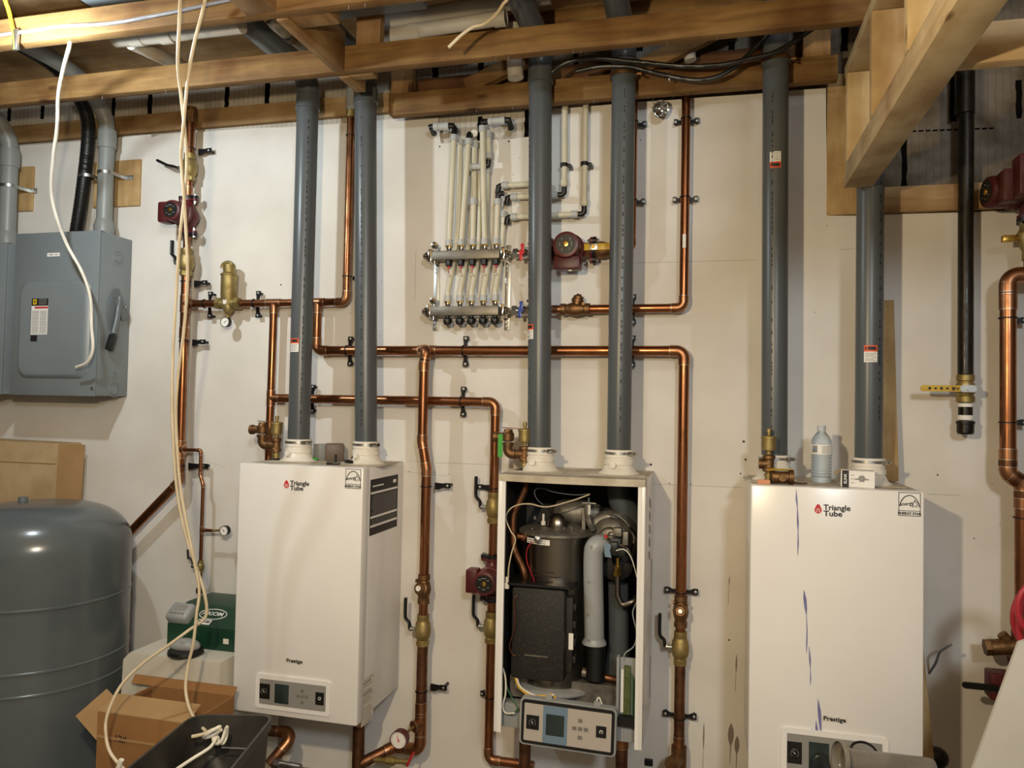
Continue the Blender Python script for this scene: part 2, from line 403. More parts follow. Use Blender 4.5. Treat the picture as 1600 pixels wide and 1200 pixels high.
# insulated form wall with black web strips
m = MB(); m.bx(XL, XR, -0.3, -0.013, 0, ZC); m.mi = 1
for (px, y0, y1) in [(67, 165, 186), (178, 152, 182), (235, 146, 184), (355, 135, 175), (418, 128, 170), (15, 168, 190), (-40, 168, 190),
                     (355, 72, 86), (388, 70, 82), (300, 80, 92), (237, 92, 98), (181, 100, 104), (73, 103, 116), (20, 108, 120),
                     (680, 106, 134), (752, 98, 128), (900, 84, 112), (1060, 66, 96), (1143, 66, 80), (1320, 40, 80),
                     (750, 182, 222), (824, 172, 214), (685, 46, 56), (1413, 205, 292), (1490, 120, 190), (1592, 125, 185), (1120, 10, 28), (1000, 60, 80), (560, 0, 20)]:
    a = P(px, y0, -0.013); b_ = P(px, y1, -0.013); ww = random.uniform(0.009, 0.013)
    pl = []
    n = 6
    for k in range(n + 1): pl.append(V((a.x - ww + random.uniform(-.0025, .0025), 0.0125, a.z + (b_.z - a.z) * k / n)))
    for k in range(n, -1, -1): pl.append(V((a.x + ww + random.uniform(-.0025, .0025), 0.0125, a.z + (b_.z - a.z) * k / n)))
    m.prism(pl, V((0, 0.004, 0)))
for k in range(12):      # the dashed interlock line between two courses, right
    p = P(1428 + k * 11, 205 - k * 0.4, -0.013); m.bx(p.x - .008, p.x + .008, -0.02, -0.0122, p.z - .003, p.z + .003)
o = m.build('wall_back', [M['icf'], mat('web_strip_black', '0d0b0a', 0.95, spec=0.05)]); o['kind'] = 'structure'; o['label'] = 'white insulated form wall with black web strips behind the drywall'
sbox('wall_left', M['roomwall'], XL - 0.1, XL, -0.3, YB, 0, ZC)
sbox('wall_right', M['roomwall'], XR, XR + 0.1, -0.3, YB, 0, ZC)
sbox('wall_rear', M['roomwall'], XL, XR, YB, YB + 0.1, 0, ZC)
# drywall sheet: one polygon with the ragged cutouts
def wz(px, py): p = P(px, py, 0); return (p.x, p.z)
out = [(XL, 0.0), (XR, 0.0)]
x, z = wz(1600, 330); out.append((XR, z)); 
for (px, py) in [(1500, 332), (1386, 335)]: out.append(wz(px, py))
for (px, py) in [(1340, 337), (1294, 337), (1293, 300), (1292, 250), (1291, 200), (1290.5, 138)]: out.append(wz(px, py))
for (px, py) in [(1240, 141), (1180, 147), (1100, 152), (1040, 157), (995, 159), (900, 168), (866, 170), (862, 176), (861, 212), (826, 214)]: out.append(wz(px, py))
for (px, py) in [(800, 217), (760, 219), (720, 222), (690, 224), (688.5, 222), (687, 205), (686, 200), (685, 183)]: out.append(wz(px, py))
for (px, py) in [(640, 184), (600, 187), (550, 192), (500, 195), (440, 199), (400, 200), (300, 207), (250, 210), (237, 215), (236, 210), (180, 216), (110, 222), (60, 226), (27, 228)]: out.append(wz(px, py))
zl = wz(27, 228)[1]; out.append((XL, zl))
top = sorted(out[2:], key=lambda q: (q[0]))
m = MB()
bv = [m.bm.verts.new((x, 0, 0)) for (x, z) in top]; tv = [m.bm.verts.new((x, 0, z)) for (x, z) in top]; kv = [m.bm.verts.new((x, .012, z)) for (x, z) in top]
for k in range(len(top) - 1):
    m.bm.faces.new((bv[k], bv[k + 1], tv[k + 1], tv[k])); m.bm.faces.new((tv[k], tv[k + 1], kv[k + 1], kv[k]))
m.mi = 1
# hairline seams, screw holes, pencil marks and paint runs that belong to the sheet
def line(px0, py0, px1, py1, wd=0.0012, Y=0.0):
    a = P(px0, py0, Y); b_ = P(px1, py1, Y); d = (b_ - a); n = V((-d.z, 0, d.x)).normalized() * wd / 2
    m.prism([a - n, b_ - n, b_ + n, a + n], V((0, -0.0005, 0)))
m.mi = 2
line(640, 720, 660, 722); line(680, 723, 770, 726); line(1020, 756, 1160, 762); line(880, 414, 1180, 406); line(650, 392, 648, 470)
line(1312, 390, 1336, 389); line(1450, 772, 1500, 774); line(305, 716, 352, 730, .0008); line(620, 736, 700, 744, .0008)
m.mi = 3
for (px, py, r) in [(439, 445, .006), (596, 440, .003), (594, 525, .003), (548, 489, .003), (640, 737, .004), (679, 738, .004), (701, 741, .003), (1046, 755, .004), (1079, 756, .004),
                    (1017, 726, .008), (1162, 690, .008), (1165, 718, .007), (1157, 740, .005), (1292, 353, .003), (1465, 742, .005), (1522, 841, .004), (1001, 219, .004), (879, 270, .004),
                    (1550, 756, .003), (687, 229, .006), (738, 225, .007), (795, 221, .007), (768, 223, .004), (1273, 488, .003), (751, 509, .003), (802, 273, .003), (812, 247, .003), (1139, 1000, .006)]:
    p = P(px, py, 0); m.lathe(p, FW, [(r * .6, 0), (r * .6, 0.0006)], 7)
m.mi = 4
for (px, y0, y1, wd) in [(1142.5, 1130, 1165, .011), (1152, 1150, 1178, .009), (1151, 1022, 1052, .003), (1140, 900, 915, .002), (1100, 1128, 1172, .003)]:
    a = P(px, y0, 0); b_ = P(px - 1, y1, 0); c = P(px - 2, y1 + 28, 0)
    pl = []
    for t, q in ((0, 0.1), (.25, .8), (.55, 1), (.8, .7), (1, .2)): pl.append(a.lerp(b_, t) + RT * wd * q)
    pl.append(c + RT * .001); pl.append(c - RT * .001)
    for t, q in ((1, .2), (.8, .7), (.55, 1), (.25, .8), (0, 0.1)): pl.append(a.lerp(b_, t) - RT * wd * q)
    m.prism(pl, V((0, -0.0005, 0)))
o = m.build('wall_drywall', [M['drywall'], M['ink'], M['inkgrey'], M['ink'], M['grey_stain']]); o['kind'] = 'structure'; o['label'] = 'off-white drywall with a ragged top edge behind the pipes'

def board(name, label, cat, m_, x0, x1, Y0, Y1, z0, z1, group=None, bev=0.002):
    return tag(MB().bx(x0, x1, Y0, Y1, z0, z1, bev).build(name, m_), label, cat, group)
zw = CZ + 1.232
board('ledger_board', 'long weathered 2x4 fixed flat to the wall above the drywall on the left', 'board', M['ledger_x'], XL + .02, -1.33, -0.012, 0.02, CZ + 1.236, CZ + 1.318)
board('top_plate', 'dark brown plate along the top edge of the drywall, behind the manifold', 'board', M['wooddark_x'], -1.32, 0.40, -0.012, 0.03, CZ + 1.222, CZ + 1.36)
a = P(1292, 140, -0.012); b_ = P(1338, 337, -0.012)
board('plywood_patch', 'tall narrow plywood patch with ragged edge beside the drywall end', 'board', M['ply_z'], a.x, b_.x + 0.03, -0.012, 0.001, b_.z + .002, a.z + .05)
p = P(1450, 333, 0); q = P(1450, 292, 0)
board('ledger_board', 'short pale 2x4 on the wall behind the black iron pipe', 'board', M['ledger_x'], 0.56, XR - .02, -0.012, 0.026, p.z + .003, q.z)
for (c, lb) in [((178, 220, 253, 322), 'square plywood backing block behind the conduit above the disconnect box'), ((22, 53, 263, 330), 'smaller plywood backing block at the left edge beside the grey conduit')]:
    a = P(c[0], c[2], 0); b_ = P(c[1], c[3], 0)
    board('backing_block', lb, 'wood block', M['ply_z'], a.x - (.1 if c[0] > 100 else 0), b_.x, 0.001, 0.014, b_.z, a.z)

# ---------------------------------------------------------------- floor trusses
def truss(Yf, x0, x1, label, webs, verts, flat=False):
    Y0, Y1 = Yf - 0.038, Yf; t = thing('floor_truss', label, 'truss', V(((x0 + x1) / 2, -Yf, ZT)), 'open web floor trusses')
    MB().bx(x0, x1, Y0, Y1, ZT, ZT + 0.089, .002).build('bottom_chord', M['wood_x'], t)
    MB().bx(x0, x1, Y0, Y1, ZC - 0.089, ZC - .001, .002).build('top_chord', M['wood_x'], t)
    for xv in verts: MB().bx(xv - .045, xv + .045, Y0 + .002, Y1 - .002, ZT + 0.0895, ZC - .09).build('vertical_web', M['wood_z'], t)
    for (xa, xb) in webs:
        a = V((xa, -(Y0 + Y1) / 2, ZT + .095)); b2 = V((xb, -(Y0 + Y1) / 2, ZC - .095)); d = b2 - a
        ang = math.atan2(d.z, d.x)
        MB().box((a + b2) / 2, (d.length, .034, .06), Matrix.Rotation(-ang, 3, 'Y')).build('diagonal_web', M['wood_x'], t)
    nm = MB()
    for k in range(9):
        xx = random.uniform(max(x0, -2.4), min(x1, .3)); nm.cyl((xx, -Yf + .01, ZT - .012), (xx, -Yf + .01, ZT + .001), .0012, seg=6)
    tag(nm.build('nail_tips', M['steel'], t), kind='stuff')
    return t
truss(0.15, -1.268, 0.42, 'floor truss right against the wall, behind the grey flue tops', [(-0.95, -0.5), (-0.3, 0.1)], [-1.22, 0.35])
truss(0.57, XL + .03, 0.46, 'second floor truss from the wall, crossing in front of the grey flues', [(-3.6, -3.1)], [-1.17, -3.0])
truss(0.985, XL + .03, 0.40, 'floor truss nearest the camera, brightly lit with yellow wood at upper left', [(-1.5, -1.05)], [-3.3])
# strapping running across the trusses (perpendicular to the wall)
def strap(xa, Ya, xb, Yb, label, w_=.04, h=.089):
    a = V((xa, -Ya, ZT - .001)); b2 = V((xb, -Yb, ZT - .001)); d = (b2 - a); ang = math.atan2(d.y, d.x)
    c = (a + b2) / 2 + UP * (h / 2 + .094)
    return tag(MB().box(c, (d.length, w_, h), Matrix.Rotation(ang, 3, 'Z'), .002).build('cross_brace', M['wood_y'], None), label, 'brace')
# cross braces and blocks between the trusses
def brace(x0, x1, Y0, Y1, z0, z1, label, name='cross_brace', cat='brace', grp=None):
    return tag(MB().bx(x0, x1, Y0, Y1, z0, z1, .002).build(name, M['wood_y']), label, cat, grp)
brace(-1.295, -1.255, 0.571, 0.946, ZT - .004, ZT + .14, 'old 2x4 brace bridging the nearest and second truss above the left flues')
brace(-1.295, -1.255, 0.40, 0.531, ZT - .006, ZT + .088, 'short brace stub with a cut end poking past the second truss toward the wall')
brace(-1.37, -1.27, 0.986, 1.7, ZT, ZT + .14, 'wide brace running from the nearest truss toward the camera, top edge of the photo')
brace(-1.254, -1.165, 0.49, 0.531, ZT - .002, ZT + .036, 'pale wood block behind the second truss beside the brace stub', 'wood_block', 'wood block')
brace(-1.254, -1.12, 0.87, 0.946, ZT + .004, ZT + .04, 'pale wood block behind the nearest truss, right of the bridging brace', 'wood_block', 'wood block')
brace(-2.04, -1.68, 0.87, 1.5, ZT + .155, ZT + .33, 'dark sheet metal box above the trusses at the top left', 'duct', 'duct').data.materials[0] = M['panelgrey_d']

# ---------------------------------------------------------------- bulkhead framing, upper right (fresh lumber)
BX0, BX1 = 0.425, 0.514
BZ = CZ + 0.752
t = thing('bulkhead_frame', 'fresh spruce 2x4 bulkhead frame hanging from the trusses at the upper right', 'frame', V((BX0, -0.24, BZ)))
MB().bx(BX0, BX1, 0.25, 2.35, BZ, BZ + .037, .002).bx(BX0 + .002, BX1 - .001, 0.262, 2.35, BZ + .038, BZ + .076, .002).build('bottom_plate', M['spruce_y'], t)
MB().bx(BX0, BX1, 0.25, 2.35, ZT - .04, ZT - .002, .002).build('top_plate', M['spruce_y'], t)
for Y_ in (0.262, 0.668, 1.07, 1.48, 1.88): MB().bx(BX0 + .001, BX1, Y_, Y_ + .038, BZ + .077, ZT - .041, .002).build('stud', M['spruce_z'], t)
for Y_ in (1.12, 1.52, 1.92): MB().bx(BX1 + .001, 1.9, Y_, Y_ + .038, BZ + .012, BZ + .101, .002).build('cross_joist', M['spruce_x'], t)
MB().bx(1.9, 1.94, 0.9, 2.35, BZ, BZ + .12, .002).bx(1.9, 1.94, 2.2, 2.24, BZ + .12, ZT).build('far_rim', M['spruce_y'], t)

# ---------------------------------------------------------------- flue pipes
FY, FR = 0.2, 0.0435
BT = CZ - 0.238           # boiler top height
def warn_label(o_parent, px, py0, py1, a0, a1, flip, pipe):
    # a paper label wrapped on the round pipe: bands of colour with rows of tiny print
    (A, B) = pipe; zt = P(px, py0, FY).z; zb = P(px, py1, FY).z
    def arc(mi, z0, z1, b0=a0, b1=a1, dr=.0006):
        m.mi = mi; n = 8; vs = []; fs = []
        for z in (z0, z1):
            c = A.lerp(B, (z - A.z) / (B.z - A.z))
            for k in range(n + 1):
                a = b0 + (b1 - b0) * k / n
                vs.append(c + V((math.sin(a), -math.cos(a), 0)) * (FR + dr))
        for k in range(n): fs.append((k, k + 1, n + 2 + k, n + 1 + k))
        m._add(vs, fs)
    m = MB(); H = zt - zb
    def zz(f): return zb + H * (f if not flip else 1 - f)
    arc(0, zz(1), zz(.62)); arc(1, zz(.62), zz(0))
    w_ = a1 - a0
    arc(2, zz(.92), zz(.72), a0 + w_ * .28, a1 - w_ * .12, .0009); arc(2, zz(.9), zz(.74), a0 + w_ * .08, a0 + w_ * .2, .0009)
    for k, f in enumerate((.55, .48, .41, .34, .24, .17, .1)):
        arc(3, zz(f), zz(f - .03), a0 + w_ * .08, a1 - w_ * (.08 + .2 * (k % 3 == 2)), .0009)
    m.build('warning_label', [M['orange'], M['white'], M['ink'], M['inkgrey']], o_parent)
def flue(label, tx, ty, bx_, by, cy0, cy1, lab=None, marks=None, bend=True, topz=None):
    A = P(tx, ty, FY); B = P(bx_, by, FY); B.z = BT + .052
    d = (A - B).normalized(); T = B + d * ((P(tx, cy0, FY).z - B.z) / d.z)
    t = thing('flue_pipe', label, 'flue pipe', V((B.x, B.y, B.z)), 'grey plastic flue pipes above the boilers')
    if topz is None: topz = T.z
    MB().cyl(B, T + d * .02, FR, seg=32).build('pipe', M['pvc'], t, 60)
    if cy1:
        C1 = P(tx, cy1, FY); C0 = T
        h = C0.z - C1.z
        MB().lathe(C1, d, [(FR + .0005, 0), (FR + .0055, .001), (FR + .0055, h * .35), (FR + .0035, h * .36), (FR + .0035, h), (FR + .0005, h + .001)], 32, False).build('coupling', M['pvc'], t, 30)
    R = 0.085; E0 = T + d * .01; pts = []
    ang0 = 12
    for k in range(ang0 + 1):
        a = pi / 2 * k / ang0; pts.append(E0 + UP * (R * math.sin(a)) + FW * (R * (1 - math.cos(a))))
    e = pts[-1]
    if not bend: e = None; MB().cyl(pts[0], pts[0] + UP * (ZC - .003 - pts[0].z), FR, seg=28).build('upper_pipe', M['pvc'], t, 60)
    else: MB().tube(pts, FR + .0022, 28).build('elbow', M['pvc'], t, 60); MB().cyl(e - FW * .004, e + FW * 1.25, FR, seg=28).build('horizontal_pipe', M['pvc'], t, 60)
    if lab: warn_label(t, lab[0], lab[1], lab[2], lab[3], lab[4], lab[5], (B, T))
    # faint printed line along the pipe: rows of small black dashes
    m = MB(); ang = marks if marks is not None else .25
    z = B.z + .1
    while z < T.z - .12:
        ln = random.uniform(.006, .016); c = B + d * ((z - B.z) / d.z); n = V((math.sin(ang), -math.cos(ang), 0)); s_ = V((math.cos(ang), math.sin(ang), 0)) * .0021
        p0 = c + n * (FR + .0003)
        if random.random() < .82: m.prism([p0 - s_, p0 + s_, p0 + s_ + UP * ln, p0 - s_ + UP * ln], n * .0003)
        z += ln + random.choice((.004, .006, .012, .03))
    m.build('printed_text', M['ink'], t)
    return t, B, d
FL = []
FL.append(flue('grey flue pipe with orange warning label halfway down, leftmost of all, on the left boiler', 480.8, 172, 466.8, 687, 152, 172, (471, 530, 551, -.72, .28, False), .62))
FL.append(flue('grey flue pipe on the right side of the left boiler, beside the tall copper pipe', 571.4, 160, 572.3, 687, 140, 162, None, .02))
FL.append(flue('grey flue pipe on the left side of the open boiler, crossing the manifold pump pipe', 844.5, 130, 842.8, 697, 108, 132, (828, 508, 531, -1.35, -.35, False), -.95))
FL.append(flue('grey flue on the right of the open boiler, perforated hanger at its top', 974.6, 125, 967, 703, 98, 122, None, .2))
FL.append(flue('grey flue pipe with upside-down warning label near the top, left one on the right boiler', 1212, 100, 1210, 710, 86, 100, (1206, 243, 268, -.5, .35, True), -.3, False))
FL.append(flue('grey flue pipe running up behind the bulkhead frame, rightmost flue', 1360, 300, 1357, 712, 200, 225, (1355, 541, 567, -.55, .4, False), .62, False))
for k, (t, B, d) in enumerate(FL):     # worm-drive or perforated hangers at the top of two flues
    if k in (3, 4):
        T = B + d * ((P([0, 0, 0, 975, 1212][k], [0, 0, 0, 119, 96][k], FY).z - B.z) / d.z)
        h = thing('pipe_hanger', ['', '', '', 'rusty perforated strap around the top of the flue left of the chrome reflector', 'rusty perforated strap around the top of the flue left of the bulkhead'][k], 'strap', T, 'perforated hanger straps')
        MB().band(T, d, FR + .0062, .016, .0012, 32).build('strap_band', M['bronze'], h)
        MB().tube(bez([T + RT * (FR + .006) + FW * .01, T + V((.085, .05, .005)), T + V((.105, .08, -.018)), T + V((.115, .1, -.04))], 5), .006, 8, flatz=.25).build('strap_tail', M['bronze'], h)
        MB().hexa(T + RT * (FR + .004) - FW * -.012, T + RT * (FR + .022) + FW * .012, .006).build('strap_bolt', M['bronze'], h)

# ---------------------------------------------------------------- boilers
def vent_adapter(root, X, Yc=FY):
    c = V((X, -Yc, BT + .001)); k = FR
    MB().lathe(c, UP, [(k + .032, 0), (k + .030, .004), (k + .018, .012), (k + .007, .034), (k + .0105, .036), (k + .0105, .052), (k + .006, .054), (k + .006, .060), (k + .0085, .061), (k + .0085, .088), (k + .001, .089)], 32, False).build('vent_adapter', M['whiteplastic'], root, 35)
    MB().box(c + UP * .0015, (.20, .17, .003), None, .001).build('adapter_flange', M['enamel_dusty'], root)
    n = V((-.25, -1, 0)).normalized()
    MB().cyl(c + n * (k) + UP * .03, c + n * (k + .021) + UP * .035, .0115, seg=14).build('test_port_cap', M['whiteplastic'], root)
    cl = MB().band(c + UP * .0765, UP, k + .0087, .009, .0009, 32).build('hose_clamp', M['steel'], root)
    a = V((math.sin(.95), -math.cos(.95), 0)); s_ = V((a.y, -a.x, 0))
    MB().box(c + UP * .0765 + a * (k + .013), (.034, .008, .013), Matrix.Rotation(math.atan2(-s_.y, -s_.x), 3, 'Z'), .001).hexa(c + UP * .0765 + a * (k + .016) - s_ * .024, c + UP * .0765 + a * (k + .016) - s_ * .014, .006).build('clamp_screw', M['chrome'], cl)
def energy_label(root, x, y, z, s):
    m = MB(); m.mi = 0; m.bx(x - s / 2, x + s / 2, y, y + .0006, z - s * .58, z + s * .58)
    m.mi = 1; e = .0022; y2 = y + .0006
    for (a, b_, c, d) in [(-.5, .5, .58, .58 - .03), (-.5, .5, -.58, -.58 + .03), (-.5, -.47, -.58, .58), (.47, .5, -.58, .58), (-.5, .5, -.31, -.34)]:
        m.bx(x + s * a, x + s * b_, y2, y2 + .0004, z + s * min(c, d), z + s * max(c, d))
    cc = V((x, -(y2 + .0003), z - s * .28))
    m.tube([cc + V((math.cos(a) * s * .46, 0, math.sin(a) * s * .72)) for a in [pi * (0.08 + .84 * k / 16) for k in range(17)]], .0016, 5, flatz=1)
    st = []; sc = V((x + s * .24, -(y2 + .0003), z + s * .02))
    for k in range(11):
        a = pi / 2 + k * pi / 5; r = s * (.2 if k % 2 == 0 else .085); st.append(sc + V((math.cos(a) * r, 0, math.sin(a) * r)))
    m.tube(st, .0011, 5)
    o = m.build('energy_label', [M['white'], M['ink']], root)
    text('label_text', 'ENERGY STAR', (x, -(y2 + .0006), z - s * .455), s * .165, M['ink'], root, bold=.0004)
    text('label_script', 'energy', (x - s * .14, -(y2 + .0006), z + s * .02), s * .24, M['ink'], root, rot=(pi / 2, -.12, 0), bold=.0002)
def logo(root, x, y, z, s=1.0):
    m = MB(); m.mi = 0
    fl = []
    for k in range(25):
        a = 2 * pi * k / 24; r = .0115 * (1 + .62 * max(0, math.cos(a)) ** 9); fl.append(V((x - .052 * s + math.sin(a) * r * .92 * s, -y, z + math.cos(a) * r * s)))
    m.prism(fl[:-1], V((0, -.0006, 0)))
    m.mi = 1
    for R in (.0062, .0032):
        m.tube([V((x - .052 * s + math.sin(a) * R * .8 * s, -y - .0008, z - .003 * s + math.cos(a) * R * 1.35 * s)) for a in [-2.3 + 4.6 * k / 12 for k in range(13)]], .0007, 5)
    m.build('flame_logo', [M['redink'], M['white']], root)
    text('brand_text', 'Triangle', (x - .036 * s, -y - .0003, z + .0085 * s), .0235 * s, M['ink'], root, align='LEFT', bold=.0006, sx=1.02)
    text('brand_text', 'Tube', (x - .036 * s, -y - .0003, z - .0105 * s), .0235 * s, M['ink'], root, align='LEFT', bold=.0006, sx=1.12)
def dial(root, name, c, n, r, face='dial', rim='black', needle='redink', ang=.8):
    c = V(c); n = V(n).normalized(); u, w_ = MB.frame(n)
    MB().lathe(c, n, [(r, 0), (r, r * .35), (r * .93, r * .38), (r * .90, r * .3)], 24, False).lathe(c, n, [(r * .99, 0), (.0001, 0)], 24, False).build(name + '_rim', M[rim], root)
    f = MB(); f.mi = 0; f.lathe(c + n * r * .27, n, [(r * .92, 0), (.0001, .0002)], 24, False); f.mi = 1
    q = UP - n * UP.dot(n); q.normalize(); s_ = n.cross(q)
    for k in range(21):
        a = -2.35 + 4.7 * k / 20; d = q * math.cos(a) - s_ * math.sin(a); p0 = c + n * r * .285 + d * r * (.66 if k % 5 == 0 else .74); p1 = c + n * r * .285 + d * r * .84
        f.tube([p0, p1], r * .018, 4)
    f.mi = 2; d = q * math.cos(ang) - s_ * math.sin(ang)
    f.tube([c + n * r * .3 - d * r * .2, c + n * r * .3 + d * r * .62], r * .045, 5, radii=[r * .07, r * .02]); f.lathe(c + n * r * .28, n, [(r * .1, 0), (r * .08, r * .06), (.0001, r * .07)], 10)
    return f.build(name + '_face', [M[face], M['ink'] if face == 'dial' else M['dial'], M[needle]], root)
def control_panel(root, x, z, y, w_, h, covered=False):
    """built-in control strip of a closed boiler: raised frame, grey strip, gauge, screen, buttons, power knob"""
    m = MB(); m.rrect(V((x, -y, z)), RT, UP, w_, h, .012, V((0, -.006, 0))); fr = m.build('control_frame', M['enamel'], root, 30)
    MB().rrect(V((x, -y - .006, z)), RT, UP, w_ - .036, h - .034, .003, V((0, -.0012, 0))).build('control_plate', M['ctrlgrey'], root, 30)
    yy = y + .0072
    MB().bx(x - w_ * .44, x - w_ * .30, yy, yy + .001, z - h * .21, z + h * .23).build('gauge_mount', M['black'], root)
    dial(root, 'pressure_gauge', (x - w_ * .37, -yy - .001, z + h * .01), (0, -1, 0), .015, 'black', 'black', 'dial', -.7)
    MB().bx(x - w_ * .235, x - w_ * .045, yy, yy + .0012, z - h * .29, z + h * .27, .0005).build('display', M['screen'], root)
    for (dx, dz) in ((0, .16), (0, 0), (0, -.17), (-.055, 0), (.055, 0)):
        MB().bx(x + w_ * (.135 + dx) - .006, x + w_ * (.135 + dx) + .006, yy, yy + .0015, z + h * dz - .0055, z + h * dz + .0055, .0005).build('button', M['button'], root)
    MB().bx(x + w_ * .31, x + w_ * .42, yy, yy + .001, z - h * .19, z + h * .17).build('power_switch', M['black'], root)
    MB().ring(V((x + w_ * .365, -yy - .0015, z)), FW, .005, .0009, 16, 5).build('power_symbol', M['dial'], root)
def boiler_closed(label, x0, x1, z0, Yf, logo_px, en_px, prest_px, ctrl, base_group=None, side_label=False):
    t = thing('boiler', label, 'boiler', V(((x0 + x1) / 2, 0, z0)), 'wall-hung white boilers')
    MB().bx(x0 + .006, x1 - .006, 0.004, Yf - .055, z0 + .006, BT, .003).build('cabinet', M['enamel'], t)
    MB().bx(x0 + .007, x1 - .007, 0.006, Yf - .056, BT + .0001, BT + .0009).build('top_cover', M['enamel_dusty'], t)
    MB().bx(x0, x1, Yf - .054, Yf, z0, BT + .002, .007).build('front_cover', M['enamel'], t, 30)
    p = P(*logo_px, Yf); logo(t, p.x, Yf + .0002, p.z)
    p = P(*en_px, Yf); energy_label(t, p.x, Yf + .0002, p.z, .062)
    p = P(*prest_px, Yf); MB().bx(p.x - .039, p.x + .039, Yf, Yf + .0006, p.z - .0085, p.z + .0085).build('name_plate', M['whiteplastic'], t)
    text('name_text', 'Prestige', (p.x, -Yf - .0009, p.z), .0185, M['ink'], t, bold=.0006, sx=1.1)
    cx0 = P(ctrl[0], ctrl[2], Yf).x; cx1 = P(ctrl[1], ctrl[2], Yf).x; zt = P((ctrl[0] + ctrl[1]) / 2, ctrl[2], Yf).z; zb = P((ctrl[0] + ctrl[1]) / 2, ctrl[3], Yf).z
    control_panel(t, (cx0 + cx1) / 2, (zt + zb) / 2, Yf, cx1 - cx0, zt - zb)
    return t
B1X = (-1.742, -1.226); B1Z = CZ - 1.172
b1 = boiler_closed('white boiler with black rating label on its right side, left of the three boilers', B1X[0], B1X[1], B1Z, 0.4, (467, 759), (552, 748), (460, 1033), (401, 518, 1058, 1112))
# black rating plate and small printed table on the right side
xs = B1X[1] - .0055
def side_q(px, py):     # a point on the side plane x = xs
    v = ray(px, py); tt = xs / v.x; return V((xs, v.y * tt - CD, CZ + v.z * tt))
a = side_q(579, 749); c = side_q(620, 822); Y0, Y1 = -c.y, -a.y; z1, z0 = a.z - .002, c.z - .0
m = MB(); m.bx(xs, xs + .0006, Y0, Y1, z0, z1); m.mi = 1
hh = z1 - z0
for f in (.735, .30, .14): m.bx(xs + .0006, xs + .001, Y0 + .006, Y1 - .006, z0 + hh * f, z0 + hh * f + .008)
m.mi = 2
for k in range(14): m.bx(xs + .0006, xs + .001, Y0 + .012, Y1 - .008 - random.random() * .02, z0 + hh * (.34 + .027 * k), z0 + hh * (.34 + .027 * k) + .0016)
for k in range(3): m.bx(xs + .0006, xs + .001, Y0 + .012, Y1 - .02, z0 + hh * (.19 + .035 * k), z0 + hh * (.19 + .035 * k) + .0016)
m.mi = 1; m.bx(xs + .0006, xs + .001, Y1 - .12, Y1 - .02, z0 + hh * .86, z0 + hh * .885); m.bx(xs + .0006, xs + .001, Y0 + .02, Y0 + .05, z0 + hh * .86, z0 + hh * .92)
m.build('rating_plate', [M['ink'], M['white'], M['inkgrey']], b1)
a = side_q(566, 1062); c = side_q(583, 1112); m = MB(); Y0, Y1 = -c.y, -a.y; m.bx(xs, xs + .0005, Y0, Y1, c.z - .02, a.z); m.mi = 1
for k in range(16):
    if k in (6, 12): continue
    z = c.z - .012 + (a.z - c.z + .008) * k / 16; m.bx(xs + .0005, xs + .0008, Y0 + .005 + (k % 3) * .012, Y1 - .006 - (k % 2) * .01, z, z + (.0035 if k in (10, 14) else .0016))
m.build('approval_sticker', [M['whiteplastic'], M['ink']], b1)
vent_adapter(b1, P(467, 690, FY).x); vent_adapter(b1, P(572.3, 690, FY).x)

B3X = (0.13, 0.638); B3Z = CZ - 1.172
b3 = boiler_closed('white boiler with blue paint runs down its front, right of the three boilers', B3X[0], B3X[1], B3Z, 0.4, (1306, 798), (1421, 788), (1304, 1124), (1220, 1388, 1144, 1222))
vent_adapter(b3, P(1210, 712, FY).x); vent_adapter(b3, P(1357, 714, FY).x)
m = MB()
for (pts) in [[(1244, 764, .4), (1244.5, 780, 2.6), (1246, 795, 1.2), (1246.5, 815, 3), (1247, 830, 1.2), (1247, 850, 2.2), (1246.5, 868, .6)],
              [(1256, 922, .6), (1257.5, 935, 4.6), (1259, 950, 4), (1260, 962, .8), (1261, 985, 1.6), (1260.5, 1005, 2), (1260, 1020, .8)],
              [(1264, 1010, .5), (1265.5, 1030, 3), (1266, 1045, .8), (1266.5, 1060, 1.6), (1266, 1070, .8)],
              [(1278, 1092, .5), (1280, 1110, 5), (1281.5, 1130, 4), (1283, 1150, 1)], [(1275, 1126, .5), (1276, 1140, 4.5), (1277, 1152, 2)], [(1268.5, 1138, .5), (1269, 1150, 4), (1272, 1154, 3)]]:
    L_, R_ = [], []
    for (px, py, w_) in pts:
        p = P(px, py, 0.4); L_.append(p - RT * w_ * .0010); R_.append(p + RT * w_ * .0010)
    m.prism(L_ + R_[::-1], V((0, -.0007, 0)))
m.build('paint_run', M['blue_stain'], b3)
p = P(1281, 1185, .4); MB().sph(p + V((0, -.012, -.03)), .05, .62, .12, .95).build('film_smear', M['film'], b3)

# the open boiler
BX2 = (-0.712, -0.205); z0 = CZ - 1.125; YF = 0.4
t = b2 = thing('boiler', 'boiler with its front cover off showing dark insides, middle of the three boilers', 'boiler', V((-.46, 0, z0)), 'wall-hung white boilers')
x0, x1 = BX2
MB().bx(x0, x0 + .012, 0.004, YF, z0, BT, .001).bx(x0 + .012, x0 + .026, YF - .012, YF, z0, BT - .002).build('side_panel', M['enamel'], t)
MB().bx(x1 - .012, x1, 0.004, YF, z0, BT, .001).bx(x1 - .024, x1 - .012, YF - .012, YF, z0, BT - .002).build('side_panel', M['enamel'], t)
MB().bx(x0, x1, 0.004, YF - .02, BT + .0001, BT + .002).build('top_cover', M['enamel_dusty'], t)
